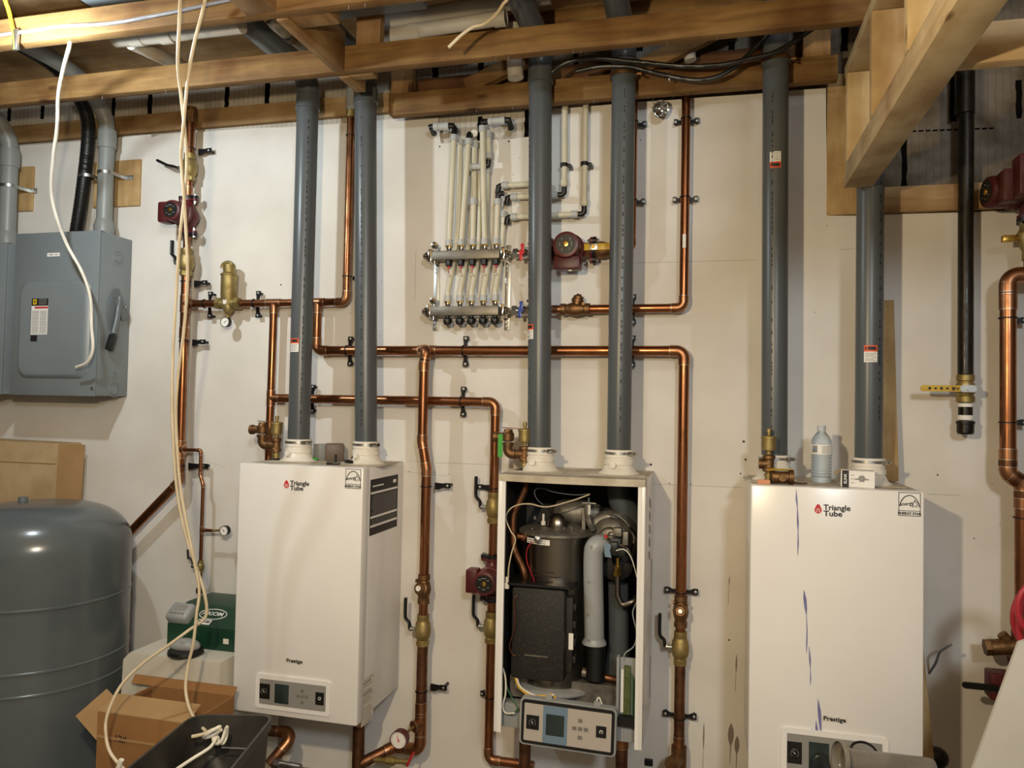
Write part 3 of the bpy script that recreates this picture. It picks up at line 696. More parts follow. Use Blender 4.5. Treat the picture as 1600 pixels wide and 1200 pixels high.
# curved lip: bowed front edge of the roof
pl = [V((x0 + (x1 - x0) * k / 14, -(YF + .022 * math.sin(pi * k / 14)), BT - .022)) for k in range(15)]
MB().prism([V((x1, -(YF - .03), BT - .022)), V((x0, -(YF - .03), BT - .022))] + pl, V((0, 0, .024))).build('top_lip', M['enamel_dusty'], t, 50)
MB().bx(x0 + .013, x1 - .013, 0.006, 0.02, z0, BT - .001).bx(x0 + .0125, x0 + .014, 0.006, YF - .02, z0, BT - .002).bx(x1 - .014, x1 - .0125, 0.006, YF - .02, z0, BT - .002).build('back_panel', M['inside'], t)
MB().bx(x0 + .014, x1 - .014, 0.02, YF - .06, z0, z0 + .004).build('bottom_plate', M['inside'], t)
# side louvres, tilted slots seen on the right side
m = MB()
for k in range(5):
    zz_ = BT - .075 - k * .047
    m.prism([V((x1 + .0002, -.16, zz_ - .018)), V((x1 + .0002, -.22, zz_)), V((x1 + .0002, -.22, zz_ - .028)), V((x1 + .0002, -.16, zz_ - .046))], V((.0008, 0, 0)))
for zz_ in (CZ - .62, CZ - .98): m.bx(x1, x1 + .0015, .06, .075, zz_ - .09, zz_ + .06)
m.build('louvre', M['inkgrey'], t)
for (px) in (844, 967.5): vent_adapter(t, P(px, 700, FY).x)
ZB2 = z0
def Q(u, v, Y): return P(780 + u * .1625, 740 + v * .1625, Y)          # position read off the upper half of the opening
def Q2(u, v, Y): return P(780 + u * .1625, 930 + v * .1625, Y)
# heat exchanger vessel
c = Q(560, 600, .2); zt = Q(560, 560, .2).z; zb = Q2(560, 860, .25).z; R = .128
hx_ = MB().lathe(V((c.x, -.2, zb)), UP, [(R, 0), (R, zt - zb - .008), (R + .006, zt - zb - .006), (R + .006, zt - zb)], 40).build('heat_exchanger', M['stainless'], t, 30)
MB().lathe(V((c.x, -.2, zt)), UP, [(R + .014, 0), (R + .014, .008), (R + .004, .014), (R * .7, .026), (R * .3, .032), (.001, .033)], 40).build('vessel_lid', M['cast'], hx_, 30)
MB().sph(V((c.x + .01, -.26, zt + .03)), .038, 1, .8, 1.25).build('vessel_dome', M['stainless'], hx_)
MB().lathe(V((c.x - .01, -.16, zt + .07)), RT, [(.001, -.02), (.04, 0), (.047, .03), (.047, .1), (.04, .14), (.03, .16)], 24).build('intake_manifold', M['cast'], t, 50)
MB().lathe(V((c.x, -.2, zb - .012)), UP, [(R + .03, 0), (R + .034, .006), (R + .034, .016), (R + .01, .022)], 40).build('base_flange', M['pvc_lt'], t, 30)
p = Q(490, 650, .2 + R + .0); 
m = MB(); m.mi = 0
def on_vessel(ang, z, r=R): return V((c.x + math.sin(ang) * r, -.2 - math.cos(ang) * r, z))
def vpatch(mi, a0, a1, za, zb_, r=R + .0007):
    m.mi = mi; n = 8; vs = [on_vessel(a0 + (a1 - a0) * k / n, z, r) for z in (za, zb_) for k in range(n + 1)]; m._add(vs, [(k, k + 1, n + 2 + k, n + 1 + k) for k in range(n)])
za = Q(490, 628, .3).z; zb_ = Q(490, 680, .3).z
vpatch(0, -.82, -.02, za, zb_)
for k in range(2): vpatch(1, -.74, -.14, za - .005 - k * .008, za - .008 - k * .008, R + .001)
m.build('vessel_label', [M['white'], M['inkgrey']], hx_)
m = MB(); za = Q(500, 930, .3).z
for k in range(3): vpatch(0, -.6 + k * .1, .1 + .2 * (k == 1), za - k * .016, za - k * .016 - .004, R + .0006)
m.build('vessel_stamp', M['inside'], hx_)
for (u, v) in ((340, 440), (545, 490), (620, 545), (690, 545), (310, 560)):
    p = Q(u, v, .28); p.z = max(p.z, zt + .01); MB().hexa(p, p + UP * .012, .006).build('lid_bolt', M['steel'], hx_)
p = Q(425, 440, .26); MB().cyl(p - UP * .012, p + UP * .02, .0045, seg=10).cyl(p - UP * .02, p - UP * .006, .009, seg=10).build('ignition_electrode', M['whiteplastic'], t)
# brackets beside the lid
m = MB(); a = Q(812, 330, .24); b_ = Q(812, 560, .24); m.bx(a.x - .006, a.x + .006, .22, .235, b_.z, a.z); m.build('support_bracket', M['cast'], t)
a = Q(868, 300, .26); b_ = Q(868, 395, .26); MB().bx(a.x - .004, a.x + .004, .26, .264, b_.z, a.z).build('bracket_tab', M['whiteplastic'], t)
MB().tube(bez([Q(845, 300, .24), Q(850, 400, .25), Q(870, 480, .26), Q(900, 540, .25)], 5), .011, 8).build('bracket_arm', M['cast'], t)
m = MB(); a = Q(860, 285, .25); m.cyl(a - RT * .026, a + RT * .026, .003, seg=8).cyl(a - UP * .01, a + UP * .02, .004, seg=8).build('air_switch_bar', M['steel'], t)
# fan volute with gas valve
fc = Q(1075, 620, .2)
m = MB(); m.lathe(fc + V((0, .05, 0)), FW, [(.07, 0), (.08, .01), (.08, .05), (.068, .068), (.045, .078), (.04, .1), (.034, .104), (.001, .105)], 32)
m.build('fan_housing', M['cast'], t, 35)
m = MB(); pts = []; rad = []
for k in range(17):
    a = -0.2 + 2.9 * k / 16; pts.append(fc + V((math.cos(a) * .078, .02, math.sin(a) * .072))); rad.append(.02 + .012 * k / 16)
m.tube(pts, .02, 12, radii=rad); m.build('fan_scroll', M['cast'], t)
MB().tube(bez([Q(1030, 380, .26), Q(1140, 420, .26), Q(1220, 480, .27), Q(1262, 525, .27), Q(1315, 600, .24)], 5), .0035, 6).build('scroll_rib', M['stainless'], t)
MB().tube(bez([Q(1180, 400, .2), Q(1250, 470, .2), Q(1325, 575, .2), Q(1300, 720, .2), Q(1270, 870, .2)], 6), .006, 6).build('fan_plate_edge', M['stainless'], t)
p = Q(1075, 590, .33); MB().hexa(p, p + FW * .014, .013).lathe(p + FW * .014, FW, [(.008, 0), (.007, .006), (.001, .007)], 12).build('gas_valve_cap', M['chrome'], t)
p = Q(1030, 600, .33); MB().cyl(p, p + FW * .01, .006, seg=10).build('adjust_screw', M['redplastic'], t)
p = Q(1215, 620, .26); MB().box(p, (.022, .03, .05), None, .005).build('gas_valve_body', M['cast'], t)
p = Q(1140, 560, .28); MB().box(p, (.03, .03, .03), None, .004).build('gas_valve_block', M['cast'], t)
a = Q(1040, 735, .34); m = MB()
m.prism([Q(1008, 690, .34), Q(1045, 665, .34), Q(1075, 690, .34), Q(1065, 740, .34), Q(1078, 810, .34), Q(1018, 800, .34)], V((0, .003, 0))); m.build('gasket_plate', M['ctrlblue'], t)
p = Q(1100, 720, .32); MB().box(p, (.03, .03, .045), None, .003).box(p + V((.028, 0, -.01)), (.03, .03, .03), None, .003).build('valve_coil', M['black'], t)
p = Q(1130, 860, .2); MB().lathe(p, FW, [(.062, 0), (.06, .02), (.04, .03), (.001, .031)], 28).build('motor_cover', M['inside'], t, 35)
p = Q(1135, 820, .235); MB().ring(p, FW, .05, .006, 24, 6, pi, 2 * pi).build('motor_ring', M['cast'], t)
# grey intake pipe
pts = bez([Q(1010, 690, .27), Q(960, 680, .29), Q(915, 720, .3), Q(905, 830, .3), Q(905, 1000, .3), Q2(912, 200, .3), Q2(915, 440, .3)], 6)
MB().tube(pts, .0345, 24).lathe(Q2(915, 410, .3), -UP, [(.0345, 0), (.0365, .004), (.043, .016), (.043, .020), (.036, .020)], 24).build('intake_pipe', M['pvc_lt'], t, 50)
for (q, u, v) in ((Q, 885, 705), (Q, 860, 1040), (Q2, 852, 183), (Q2, 860, 435)):
    p = q(u, v, .333); MB().hexa(p, p + FW * .004, .004).build('intake_screw', M['steel'], t)
p = Q2(930, 470, .3); MB().cyl(p, p - UP * .12, .033, seg=20).build('rubber_sleeve', M['black'], t)
# grey condensate / exhaust pipes inside
MB().tube(bez([Q(1150, 100, .15), Q(1150, 170, .15), Q(1170, 270, .15), Q(1240, 380, .14), Q(1290, 520, .12)], 6), .044, 24).build('inner_flue', M['pvc'], t)
MB().cyl(Q2(1145, -120, .2), Q2(1150, 540, .2), .038, seg=24).cyl(Q2(1150, 530, .2), Q2(1100, 850, .2), .041, seg=24).build('exhaust_pipe', M['pvc'], t, 50)
# gas union and flexible steel tube
p = Q(1140, 950, .3)
MB().hexa(p - UP * .012, p + UP * .004, .014).hexa(p + UP * .005, p + UP * .022, .011).cyl(p + UP * .02, p + UP * .05, .007, seg=12).build('gas_union', M['brass_bright'], t)
MB().tube(bez([p - UP * .012, Q(1140, 1150, .3), Q2(1150, 30, .3), Q2(1190, 90, .3), Q2(1290, 60, .3), Q2(1320, 20, .28)], 6), .010, 14).build('gas_tube', M['stainless'], t)
# copper line on the left
MB().tube(bez([Q(250, 75, .3), Q(245, 160, .3), Q(190, 280, .3), Q(140, 400, .3), Q(135, 620, .3), Q(150, 740, .3), Q(215, 880, .3), Q(245, 980, .3), Q(248, 1090, .28)], 6), .0125, 14).build('copper_line', M['copper_dark'], t)
a = Q(165, 600, .27); b_ = Q(330, 620, .24)
MB().cyl(a, b_, .014, seg=16).cyl(a.lerp(b_, .25), a.lerp(b_, .45), .021, seg=16).hexa(a.lerp(b_, .5), a.lerp(b_, .68), .023).build('side_connection', M['copper_fit'], t, 35)
p = Q(372, 628, .34); MB().lathe(p, FW, [(.012, 0), (.012, .01), (.006, .014), (.001, .015)], 14).cyl(p - FW * .04, p, .009, seg=12).build('sensor_plug', M['steel'], t)
# black foam box
xa = Q2(125, 0, .36).x; xb = Q2(640, 0, .36).x; za = Q(450, 1110, .37).z; zb_ = Q2(380, 830, .37).z
m = MB(); m.bx(xa, xb, .2, .37, zb_, za, .012); m.bx(xb - .004, xb + .022, .2, .34, zb_ + .03, za - .03, .004)
for k in range(4): m.bx(xb + .018, xb + .032, .26, .33, zb_ + .06 + k * .06, zb_ + .085 + k * .06, .003)
m.build('foam_box', M['foam'], t)
MB().rrect(V(((xa + xb) / 2 + .004, -.28, za + .006)), RT, FW, xb - xa + .05, .20, .02, UP * .008).build('foam_box_lid', M['black'], t, 30)
p = Q2(690, 445, .345); MB().bx(p.x - .008, p.x + .008, .345, .346, p.z - .028, p.z + .028).build('box_sticker', M['white'], t)
MB().bx(Q2(245, 580, .371).x, Q2(465, 580, .371).x, .37, .373, Q2(355, 590, .371).z, Q2(355, 578, .371).z).build('box_clip', M['cast'], t)
# outlet connection
a = Q2(800, 740, .28); b_ = Q2(1145, 820, .28)
MB().cyl(a, a.lerp(b_, .32), .017, seg=18).build('outlet_stub', M['cast'], t)
MB().cyl(a.lerp(b_, .3), b_, .013, seg=16).hexa(a.lerp(b_, .3), a.lerp(b_, .45), .021).build('outlet_pipe', M['copper_dark'], t, 35)
# terminal block in its grey tray
xa = Q2(1150, 0, .38).x; xb = x1 - .026; za = Q2(1240, 630, .38).z; zb_ = Q2(1240, 1190, .38).z
m = MB(); m.bx(xa, xb, .345, .35, zb_, za); m.bx(xa - .004, xa + .004, .345, .375, zb_, za + .006); m.build('terminal_tray', M['pvc_lt'], t)
g0 = Q2(1212, 0, .36).x; g1 = Q2(1275, 0, .36).x; m = MB(); m.bx(g0, g1, .35, .362, zb_ + .006, za - .025)
m.build('terminal_strip', M['pcb'], t)
m = MB()
for k in range(16):
    z = zb_ + .012 + (za - zb_ - .05) * k / 16; m.bx(Q2(1182, 0, .36).x, g0 - .001, .35, .36, z, z + .008)
m.build('terminal_row', M['white'], t)
m = MB()
for k in range(15):
    z = zb_ + .012 + (za - zb_ - .05) * k / 15; m.tube(bez([V((g1, -.356, z)), V((g1 + .008, -.362, z - .008)), V((g1 + .013, -.358, z - .03))], 4), .0012, 5)
tag(m.build('terminal_wires', [M['greenwire']], t), kind='stuff')
MB().rrect(V(((xa + xb) / 2 - .003, -.35, zb_ - .012)), RT, UP, xb - xa + .03, .03, .012, FW * .03).build('cable_grommet', M['black'], t, 30)
# sloping grey drip tray under the works
ya = Q2(600, 960, .3).z
MB().bx(x0 + .03, xa - .005, .1, .3, zb_ + .0, zb_ + .075).build('drip_tray', M['cast'], t)
MB().bx(x0 + .015, x1 - .015, .30, .352, z0 - .0, z0 + .085, .003).build('lower_rail', M['pvc_lt'], t)
# control module pulled forward, slightly tilted
cp = P(886, 1136, .42); tl = -.018
Rm = Matrix.Rotation(-tl, 3, 'Y'); ux = Rm @ RT; uz = Rm @ UP
cw = (P(961, 1136, .42) - P(811, 1136, .42)).length; ch = (P(886, 1099, .42) - P(886, 1174, .42)).length
def cpp(u, v): return cp + ux * (u * cw) + uz * (v * ch)
MB().rrect(cp + V((0, .03, 0)), ux, uz, cw, ch, .016, V((0, -.026, 0))).build('control_module', M['pvc_lt'], t, 30)
MB().rrect(cp + V((0, .004, 0)), ux, uz, cw - .012, ch - .012, .012, V((0, -.003, 0))).build('module_gasket', M['black'], t, 30)
MB().rrect(cp + V((0, .001, 0)), ux, uz, cw - .032, ch - .034, .003, V((0, -.002, 0))).build('module_face', M['ctrl_lt'], t, 30)
MB().rrect(cpp(-.125, 0) + V((0, -.001, 0)), ux, uz, cw * .255, ch - .034, .002, V((0, -.0008, 0))).build('blue_strip', M['ctrlblue'], t, 30)
MB().rrect(cpp(-.125, 0) + V((0, -.0018, 0)), ux, uz, cw * .19, ch * .44, .002, V((0, -.0008, 0))).build('display', M['screen'], t, 30)
MB().rrect(cpp(-.36, 0) + V((0, -.001, 0)), ux, uz, cw * .135, ch * .3, .001, V((0, -.001, 0))).build('gauge_mount', M['black'], t, 30)
dial(t, 'pressure_gauge', cpp(-.36, 0) + V((0, -.002, 0)), (0, -1, 0), .0145, 'black', 'black', 'dial', -.5)
for (du, dv) in ((.135, .17), (.135, 0), (.135, -.18), (.075, 0), (.195, 0)):
    MB().rrect(cpp(du, dv) + V((0, -.001, 0)), ux, uz, .0145, .0125, .0015, V((0, -.0012, 0))).build('button', M['button'], t, 30)
MB().rrect(cpp(.35, 0) + V((0, -.001, 0)), ux, uz, cw * .105, ch * .24, .001, V((0, -.001, 0))).build('power_switch', M['black'], t, 30)
MB().ring(cpp(.35, 0) + V((0, -.0024, 0)), FW, .0055, .0009, 16, 5, pi * .65, pi * 2.35).tube([cpp(.35, 0) + V((0, -.0024, 0)), cpp(.35, 0) + V((0, -.0024, .007))], .0009, 5).build('power_symbol', M['dial'], t)
for (du) in (-.2, .3): MB().rrect(cpp(du, .56), ux, uz, .022, .018, .004, V((0, .004, 0))).build('mounting_clip', M['pvc_lt'], t, 30)
# wires
def wire(name, pts, r, m_, par, n=8): return MB().tube(bez(pts, n), r, 7).build(name, M[m_], par)
wire('white_wire', [Q(870, 200, .3), Q(700, 260, .32), Q(460, 320, .34), Q(300, 292, .35), Q(185, 300, .36), Q(100, 345, .36), Q(65, 430, .36), Q(110, 550, .37), Q(155, 630, .37), Q(120, 760, .37), Q(92, 900, .37), Q(85, 1050, .37)], .0024, 'cable', t)
wire('thin_wire', [Q(880, 190, .28), Q(740, 205, .3), Q(540, 180, .3), Q(400, 140, .3), Q(340, 170, .3), Q(360, 240, .3), Q(420, 300, .3)], .0012, 'cablegrey', t)
wire('red_wire', [Q(310, 655, .33), Q(265, 740, .33), Q(270, 860, .33), Q(320, 980, .33), Q(350, 1080, .33)], .002, 'redwire', t)
wire('white_wire', [Q(1125, 740, .34), Q(1200, 730, .35), Q(1260, 790, .35), Q(1300, 900, .35), Q(1325, 1000, .35)], .0018, 'cablewhite', t)
wire('white_wire', [Q2(1325, 60, .35), Q2(1285, 160, .35), Q2(1300, 260, .36), Q2(1325, 370, .36), Q2(1295, 490, .36), Q2(1210, 560, .36), Q2(1200, 620, .36)], .0022, 'pvc_lt', t)
wire('yellow_wire', [Q2(155, 790, .36), Q2(190, 880, .37), Q2(290, 960, .38), Q2(420, 970, .385), Q2(520, 960, .385), Q2(545, 1020, .39)], .004, 'cableyellow', t)
wire('white_wire', [Q2(170, 800, .37), Q2(205, 880, .38), Q2(300, 945, .38), Q2(430, 985, .385), Q2(530, 955, .39)], .003, 'cablewhite', t)
wire('white_wire', [Q2(945, 1060, .39), Q2(940, 1010, .39), Q2(965, 990, .39), Q2(1000, 1090, .39)], .0028, 'cablewhite', t)
wire('white_wire', [Q2(35, 700, .36), Q2(60, 800, .36), Q2(60, 950, .37), Q2(35, 1060, .37), Q2(60, 1130, .37), Q2(150, 1135, .38)], .003, 'cablewhite', t)
wire('green_wire', [Q2(50, 760, .35), Q2(80, 900, .36), Q2(130, 1000, .36), Q2(180, 1090, .37), Q2(120, 1150, .37)], .003, 'greenwire', t)
wire('brown_wire', [Q2(180, 0, .375), Q2(145, 60, .38), Q2(150, 300, .385), Q2(100, 480, .385), Q2(130, 570, .38), Q2(170, 580, .38)], .0022, 'copper_dark', t)
p = Q(75, 1020, .37); MB().cyl(p - UP * .012, p + UP * .01, .006, seg=12).cyl(p - UP * .03, p - UP * .012, .009, seg=12).build('plug_connector', M['whiteplastic'], t)
# ---------------------------------------------------------------- copper pipework
def run(label, pts, r, m_='copper', group='copper pipe runs', tees=(), bendk=1.5, name='copper_pipe', fit='copper_fit', cat='pipe', couplings=(), caps=()):
    pts = [V(p) for p in pts]; t = thing(name, label, cat, min(pts, key=lambda p: p.z), group)
    n = len(pts); R = r * bendk; cut = []
    for i in range(n):
        if 0 < i < n - 1:
            d0 = (pts[i] - pts[i - 1]).normalized(); d1 = (pts[i + 1] - pts[i]).normalized()
            th = d0.angle(d1); cut.append(R * math.tan(th / 2))
        else: cut.append(0)
    for i in range(n - 1):
        d = (pts[i + 1] - pts[i]).normalized(); a = pts[i] + d * (cut[i] + (r * .3 if cut[i] else 0)); b = pts[i + 1] - d * (cut[i + 1] + (r * .3 if cut[i + 1] else 0))
        if (b - a).dot(d) > .002: MB().cyl(a, b, r, seg=24).build('pipe', M[m_], t, 60)
    for i in range(1, n - 1):
        d0 = (pts[i] - pts[i - 1]).normalized(); d1 = (pts[i + 1] - pts[i]).normalized(); th = d0.angle(d1)
        s = pts[i] - d0 * cut[i]; nrm = d0.cross(d1).normalized(); side = nrm.cross(d0); arc = []
        for k in range(11):
            a = th * k / 10; arc.append(s + side * R * (1 - math.cos(a)) + d0 * R * math.sin(a))
        m = MB(); ro = r * 1.10; e = arc[-1]
        m.tube(arc, ro, 22); L = r * 1.25
        m.cyl(s - d0 * L, s + d0 * .0005, ro, seg=22).cyl(e - d1 * .0005, e + d1 * L, ro, seg=22)
        m.mi = 1; m.band(s - d0 * L, d0, r, .0016, r * .13, 22).band(e + d1 * L, d1, r, .0016, r * .13, 22)
        m.build('elbow', [M[fit], M['solder']], t, 50)
    for (pos, ax, br, bl) in tees:
        pos = V(pos); ax = V(ax).normalized(); br = V(br).normalized(); m = MB(); ro = r * 1.12; L = r * 2.0
        m.cyl(pos - ax * L, pos + ax * L, ro, seg=22).cyl(pos, pos + br * bl, ro * .98, seg=22); m.mi = 1
        m.band(pos - ax * L, ax, r, .0016, r * .14, 22).band(pos + ax * L, ax, r, .0016, r * .14, 22).band(pos + br * bl, br, r * .95, .0016, r * .16, 22)
        m.build('tee', [M[fit], M['solder']], t, 50)
    for (pos, ax) in couplings:
        pos = V(pos); ax = V(ax).normalized(); m = MB(); L = r * 1.2
        m.cyl(pos - ax * L, pos + ax * L, r * 1.1, seg=22); m.mi = 1; m.band(pos - ax * L, ax, r, .0016, r * .13, 22).band(pos + ax * L, ax, r, .0016, r * .13, 22)
        m.build('coupling', [M[fit], M['solder']], t, 50)
    return t
def lever(root, c, out, along, L, m_='black', name='lever', drop=.012, wd=.011):
    """flat handle: from stem c going out, then along"""
    out = V(out).normalized(); along = V(along).normalized(); k = c + out * .028
    MB().cyl(c, c + out * .024, .0075, seg=12).hexa(c + out * .02, c + out * .03, .010).build('stem_nut', M['steel'], root)
    s = out.cross(along).normalized()
    MB().tube(bez([k, k + along * .022 + out * .003, k + along * .036 + out * .016, k + along * L * .45 + out * .02, k + along * L + out * .02], 5), wd, 10, flatz=.6).build(name, M[m_], root)
def ball_valve(label, c, ax, r, out, along, L=.11, m_='brass', lv='black', group='ball valves'):
    c = V(c); ax = V(ax).normalized(); t = thing('ball_valve', label, 'valve', c - UP * .04, group)
    b = .062
    MB().lathe(c - ax * b, ax, [(r * 1.02, 0), (r * 1.28, .001), (r * 1.28, .022), (r * 1.2, .024), (r * 1.55, .034), (r * 1.72, .05), (r * 1.72, .072), (r * 1.6, .078), (r * 1.62, .086), (r * 1.3, .098), (r * 1.22, .1), (r * 1.28, .102), (r * 1.28, .123), (r * 1.02, .124)], 26).build('valve_body', M[m_], t, 30)
    MB().hexa(c - ax * (b - .004), c - ax * (b - .02), r * 1.42).build('union_nut', M[m_], t)
    lever(t, c + V(out).normalized() * r * 1.5, out, along, L, lv)
    return t
def check_valve(label, c, ax, out, r, gauge=False, m_='bronze', group='bronze check valves'):
    c = V(c); ax = V(ax).normalized(); out = V(out).normalized(); t = thing('check_valve', label, 'valve', c - UP * .04, group)
    MB().lathe(c - ax * .058, ax, [(r * 1.02, 0), (r * 1.3, .001), (r * 1.3, .02), (r * 1.12, .024), (r * 1.4, .04), (r * 1.6, .058), (r * 1.4, .076), (r * 1.12, .092), (r * 1.3, .096), (r * 1.3, .115), (r * 1.02, .116)], 24).build('valve_body', M[m_], t, 30)
    q = (out + ax * .25).normalized()
    MB().cyl(c, c + q * (r + .02), r * 1.15, seg=20).lathe(c + q * (r + .012), q, [(r * 1.38, 0), (r * 1.38, .010), (r * 1.15, .012), (r * 1.15, .020), (r * .9, .024), (.001, .024)], 20).build('bonnet', M[m_], t, 30)
    MB().hexa(c + q * (r + .034), c + q * (r + .042), r * .62).build('bonnet_plug', M[m_], t)
    if gauge: dial(t, 'dial', c + q * (r + .043), q, r * .62, 'dial', 'bronze', 'ink', .3)
    else:
        MB().cyl(c + q * (r + .0425), c + q * (r + .0435), r * .4, seg=16).build('stamped_disc', M['steel'], t)
    s = ax.cross(out); MB().cyl(c - s * r * 1.5 + ax * .03 + q * .018, c - s * r * 1.05 + ax * .03 + q * .018, .007, seg=10).cyl(c + s * r * 1.05 + ax * .03 + q * .018, c + s * r * 1.5 + ax * .03 + q * .018, .006, seg=10).build('hinge_pin', M[m_], t)
    return t
def pump(label, c, ax, out, side, r=.018, box_dir=None, m_='red', scale=1.0, group='red circulator pumps'):
    """circulator: volute on the pipe, round motor facing the room, wiring box at its side, bolted black flanges"""
    c = V(c); ax = V(ax).normalized(); out = V(out).normalized(); side = V(side).normalized(); k = scale
    t = thing('circulator_pump', label, 'pump', c - UP * .05, group)
    MB().lathe(c - ax * .075 * k, ax, [(.020 * k, 0), (.024 * k, .02 * k), (.034 * k, .04 * k), (.046 * k, .06 * k), (.05 * k, .075 * k), (.046 * k, .09 * k), (.034 * k, .11 * k), (.024 * k, .13 * k), (.020 * k, .15 * k)], 24).build('volute', M[m_], t, 40)
    mc = c + out * .03 * k
    MB().lathe(mc, out, [(.046 * k, 0), (.052 * k, .006 * k), (.052 * k, .02 * k), (.046 * k, .024 * k), (.046 * k, .075 * k), (.043 * k, .083 * k), (.034 * k, .086 * k), (.001, .086 * k)], 32).build('motor', M[m_], t, 35)
    f = mc + out * .0865 * k
    MB().lathe(f, out, [(.034 * k, 0), (.034 * k, .0012), (.001, .0014)], 28).build('name_disc', M['black'], t, 30)
    MB().lathe(f + out * .001, out, [(.010 * k, 0), (.009 * k, .003), (.005 * k, .004), (.001, .0042)], 16).build('centre_screw', M['brass_bright'], t)
    u = ax.cross(out); mm = MB()
    for (du, dv, w_) in ((-.016, .016, .010), (0, .021, .016), (.016, .014, .007), (0, -.020, .012), (-.017, -.013, .006), (.018, -.012, .007)):
        mm.box(f + out * .0018 + u * du * k + ax * dv * k, (abs(u.x) * w_ + .002, .0006, abs(u.z) * w_ + .002))
    mm.build('disc_print', M['inkgrey'], t)
    bc = mc + side * .058 * k + out * .035 * k
    sz = V((abs(side.x) * .045 + abs(ax.x) * .09 + abs(out.x) * .06, abs(side.y) * .045 + abs(ax.y) * .09 + abs(out.y) * .06, abs(side.z) * .045 + abs(ax.z) * .09 + abs(out.z) * .06)) * k
    MB().box(bc, sz, None, .006).build('wiring_box', M[m_], t, 30)
    MB().box(bc + out * .031 * k, V([max(.001, s * .86) if abs(out[i]) < .5 else .004 for i, s in enumerate(sz)]), None, .001).build('box_cover', M['reddark'], t, 30)
    MB().box(bc + ax * .01 + side * .023 * k, V([.004 if abs(side[i]) > .5 else .012 for i in range(3)])).build('box_screw', M['steel'], t)
    for s in (-1, 1):
        e = c + ax * s * .077 * k
        m = MB(); m.lathe(e, ax * s, [(r * 1.02, 0), (.030 * k, .0), (.030 * k, .012), (r * 1.02, .0122)], 24, False)
        for q in (-1, 1): m.lathe(e + u * q * .034 * k, ax * s, [(.001, 0), (.014 * k, 0), (.014 * k, .012), (.001, .0122)], 14)
        m.build('flange', M['blacksteel'], t, 30)
        m = MB(); m.lathe(e - ax * s * .011, ax * s, [(.020 * k, 0), (.029 * k, .0005), (.029 * k, .0105)], 24, False)
        for q in (-1, 1): m.lathe(e + u * q * .034 * k - ax * s * .011, ax * s, [(.001, 0), (.013 * k, 0), (.013 * k, .0105), (.001, .0106)], 14)
        m.build('volute_flange', M[m_], t, 30)
        for q in (-1, 1):
            b = e + u * q * .034 * k; MB().hexa(b + ax * s * .0125, b + ax * s * .019, .0075 * k).cyl(b - ax * s * .024, b - ax * s * .011, .004 * k, seg=8).hexa(b - ax * s * .018, b - ax * s * .011, .0072 * k).build('flange_bolt', M['steel'], t)
    return t
def gauge(label, c, stem_from, R=.022, rim='black', ang=.7, face='dial', needle='ink', n=FW):
    c = V(c); t = thing('pressure_gauge', label, 'gauge', c - UP * R, 'round dial gauges')
    n = V(n).normalized()
    MB().lathe(c - n * R * .75, n, [(R * .5, 0), (R * .98, R * .1), (R, R * .75)], 24).build('gauge_case', M[rim], t, 35)
    dial(t, 'gauge', c, n, R, 'dial', rim, needle, ang)
    s = V(stem_from); e = c - n * R * .4 + (s - c).normalized() * R * .9; d = (s - e).normalized()
    MB().cyl(e, s, .0055, seg=12).hexa(e + d * .004, e + d * .014, .009).build('gauge_stem', M['brass'], t)
    return t
def bracket(label, c, ax, r, ears, name='pipe_clamp', m_='blacksteel', off=.04, group='black pipe clamps', ear_len=.042):
    """split ring round the pipe at c (axis ax) with ears along the given directions fixed to the wall"""
    c = V(c); ax = V(ax).normalized(); Yc = -c.y; t = thing(name, label, 'clamp', V((c.x, -.001, c.z)), group)
    MB().band(c, ax, r + .0006, .004, .003, 26).build('clamp_ring', M[m_], t, 30)
    single = len(ears) == 1 and ear_len > .03
    for e in ears:
        e = V(e).normalized(); L = ear_len if not single else ear_len + .02
        if ear_len <= .03: L = .03
        s_ = V((0, 0, 1)) if abs(e.x) > .5 else V((1, 0, 0))
        ye = -max(.008, Yc * .45); b0 = V((c.x, ye, c.z)); w0 = .019 if single else .010; w1 = .0105 if single else .0115
        m = MB(); m.prism([b0 + e * r * .7 - s_ * w0, b0 + e * (r + .012) - s_ * w0 * .9, b0 + e * (r + L * .5) - s_ * w1 * .8, b0 + e * (r + L * .6) - s_ * w1, b0 + e * (r + L) - s_ * w1,
                           b0 + e * (r + L) + s_ * w1, b0 + e * (r + L * .6) + s_ * w1, b0 + e * (r + L * .5) + s_ * w1 * .8, b0 + e * (r + .012) + s_ * w0 * .5, b0 + e * r * .7 + s_ * w0 * .6], V((0, -.003, 0)))
        q = b0 + e * (r + L * .78); m.cyl(V((q.x, -.001, q.z)), q, .006, seg=8)
        m.build('clamp_ear', M[m_], t)
        MB().hexa(q + FW * .003, q + FW * .007, .006).lathe(q + FW * .007, FW, [(.004, 0), (.001, .0015)], 8).build('screw', M['steel'], t)
    return t
LFT = -RT; DN = -UP

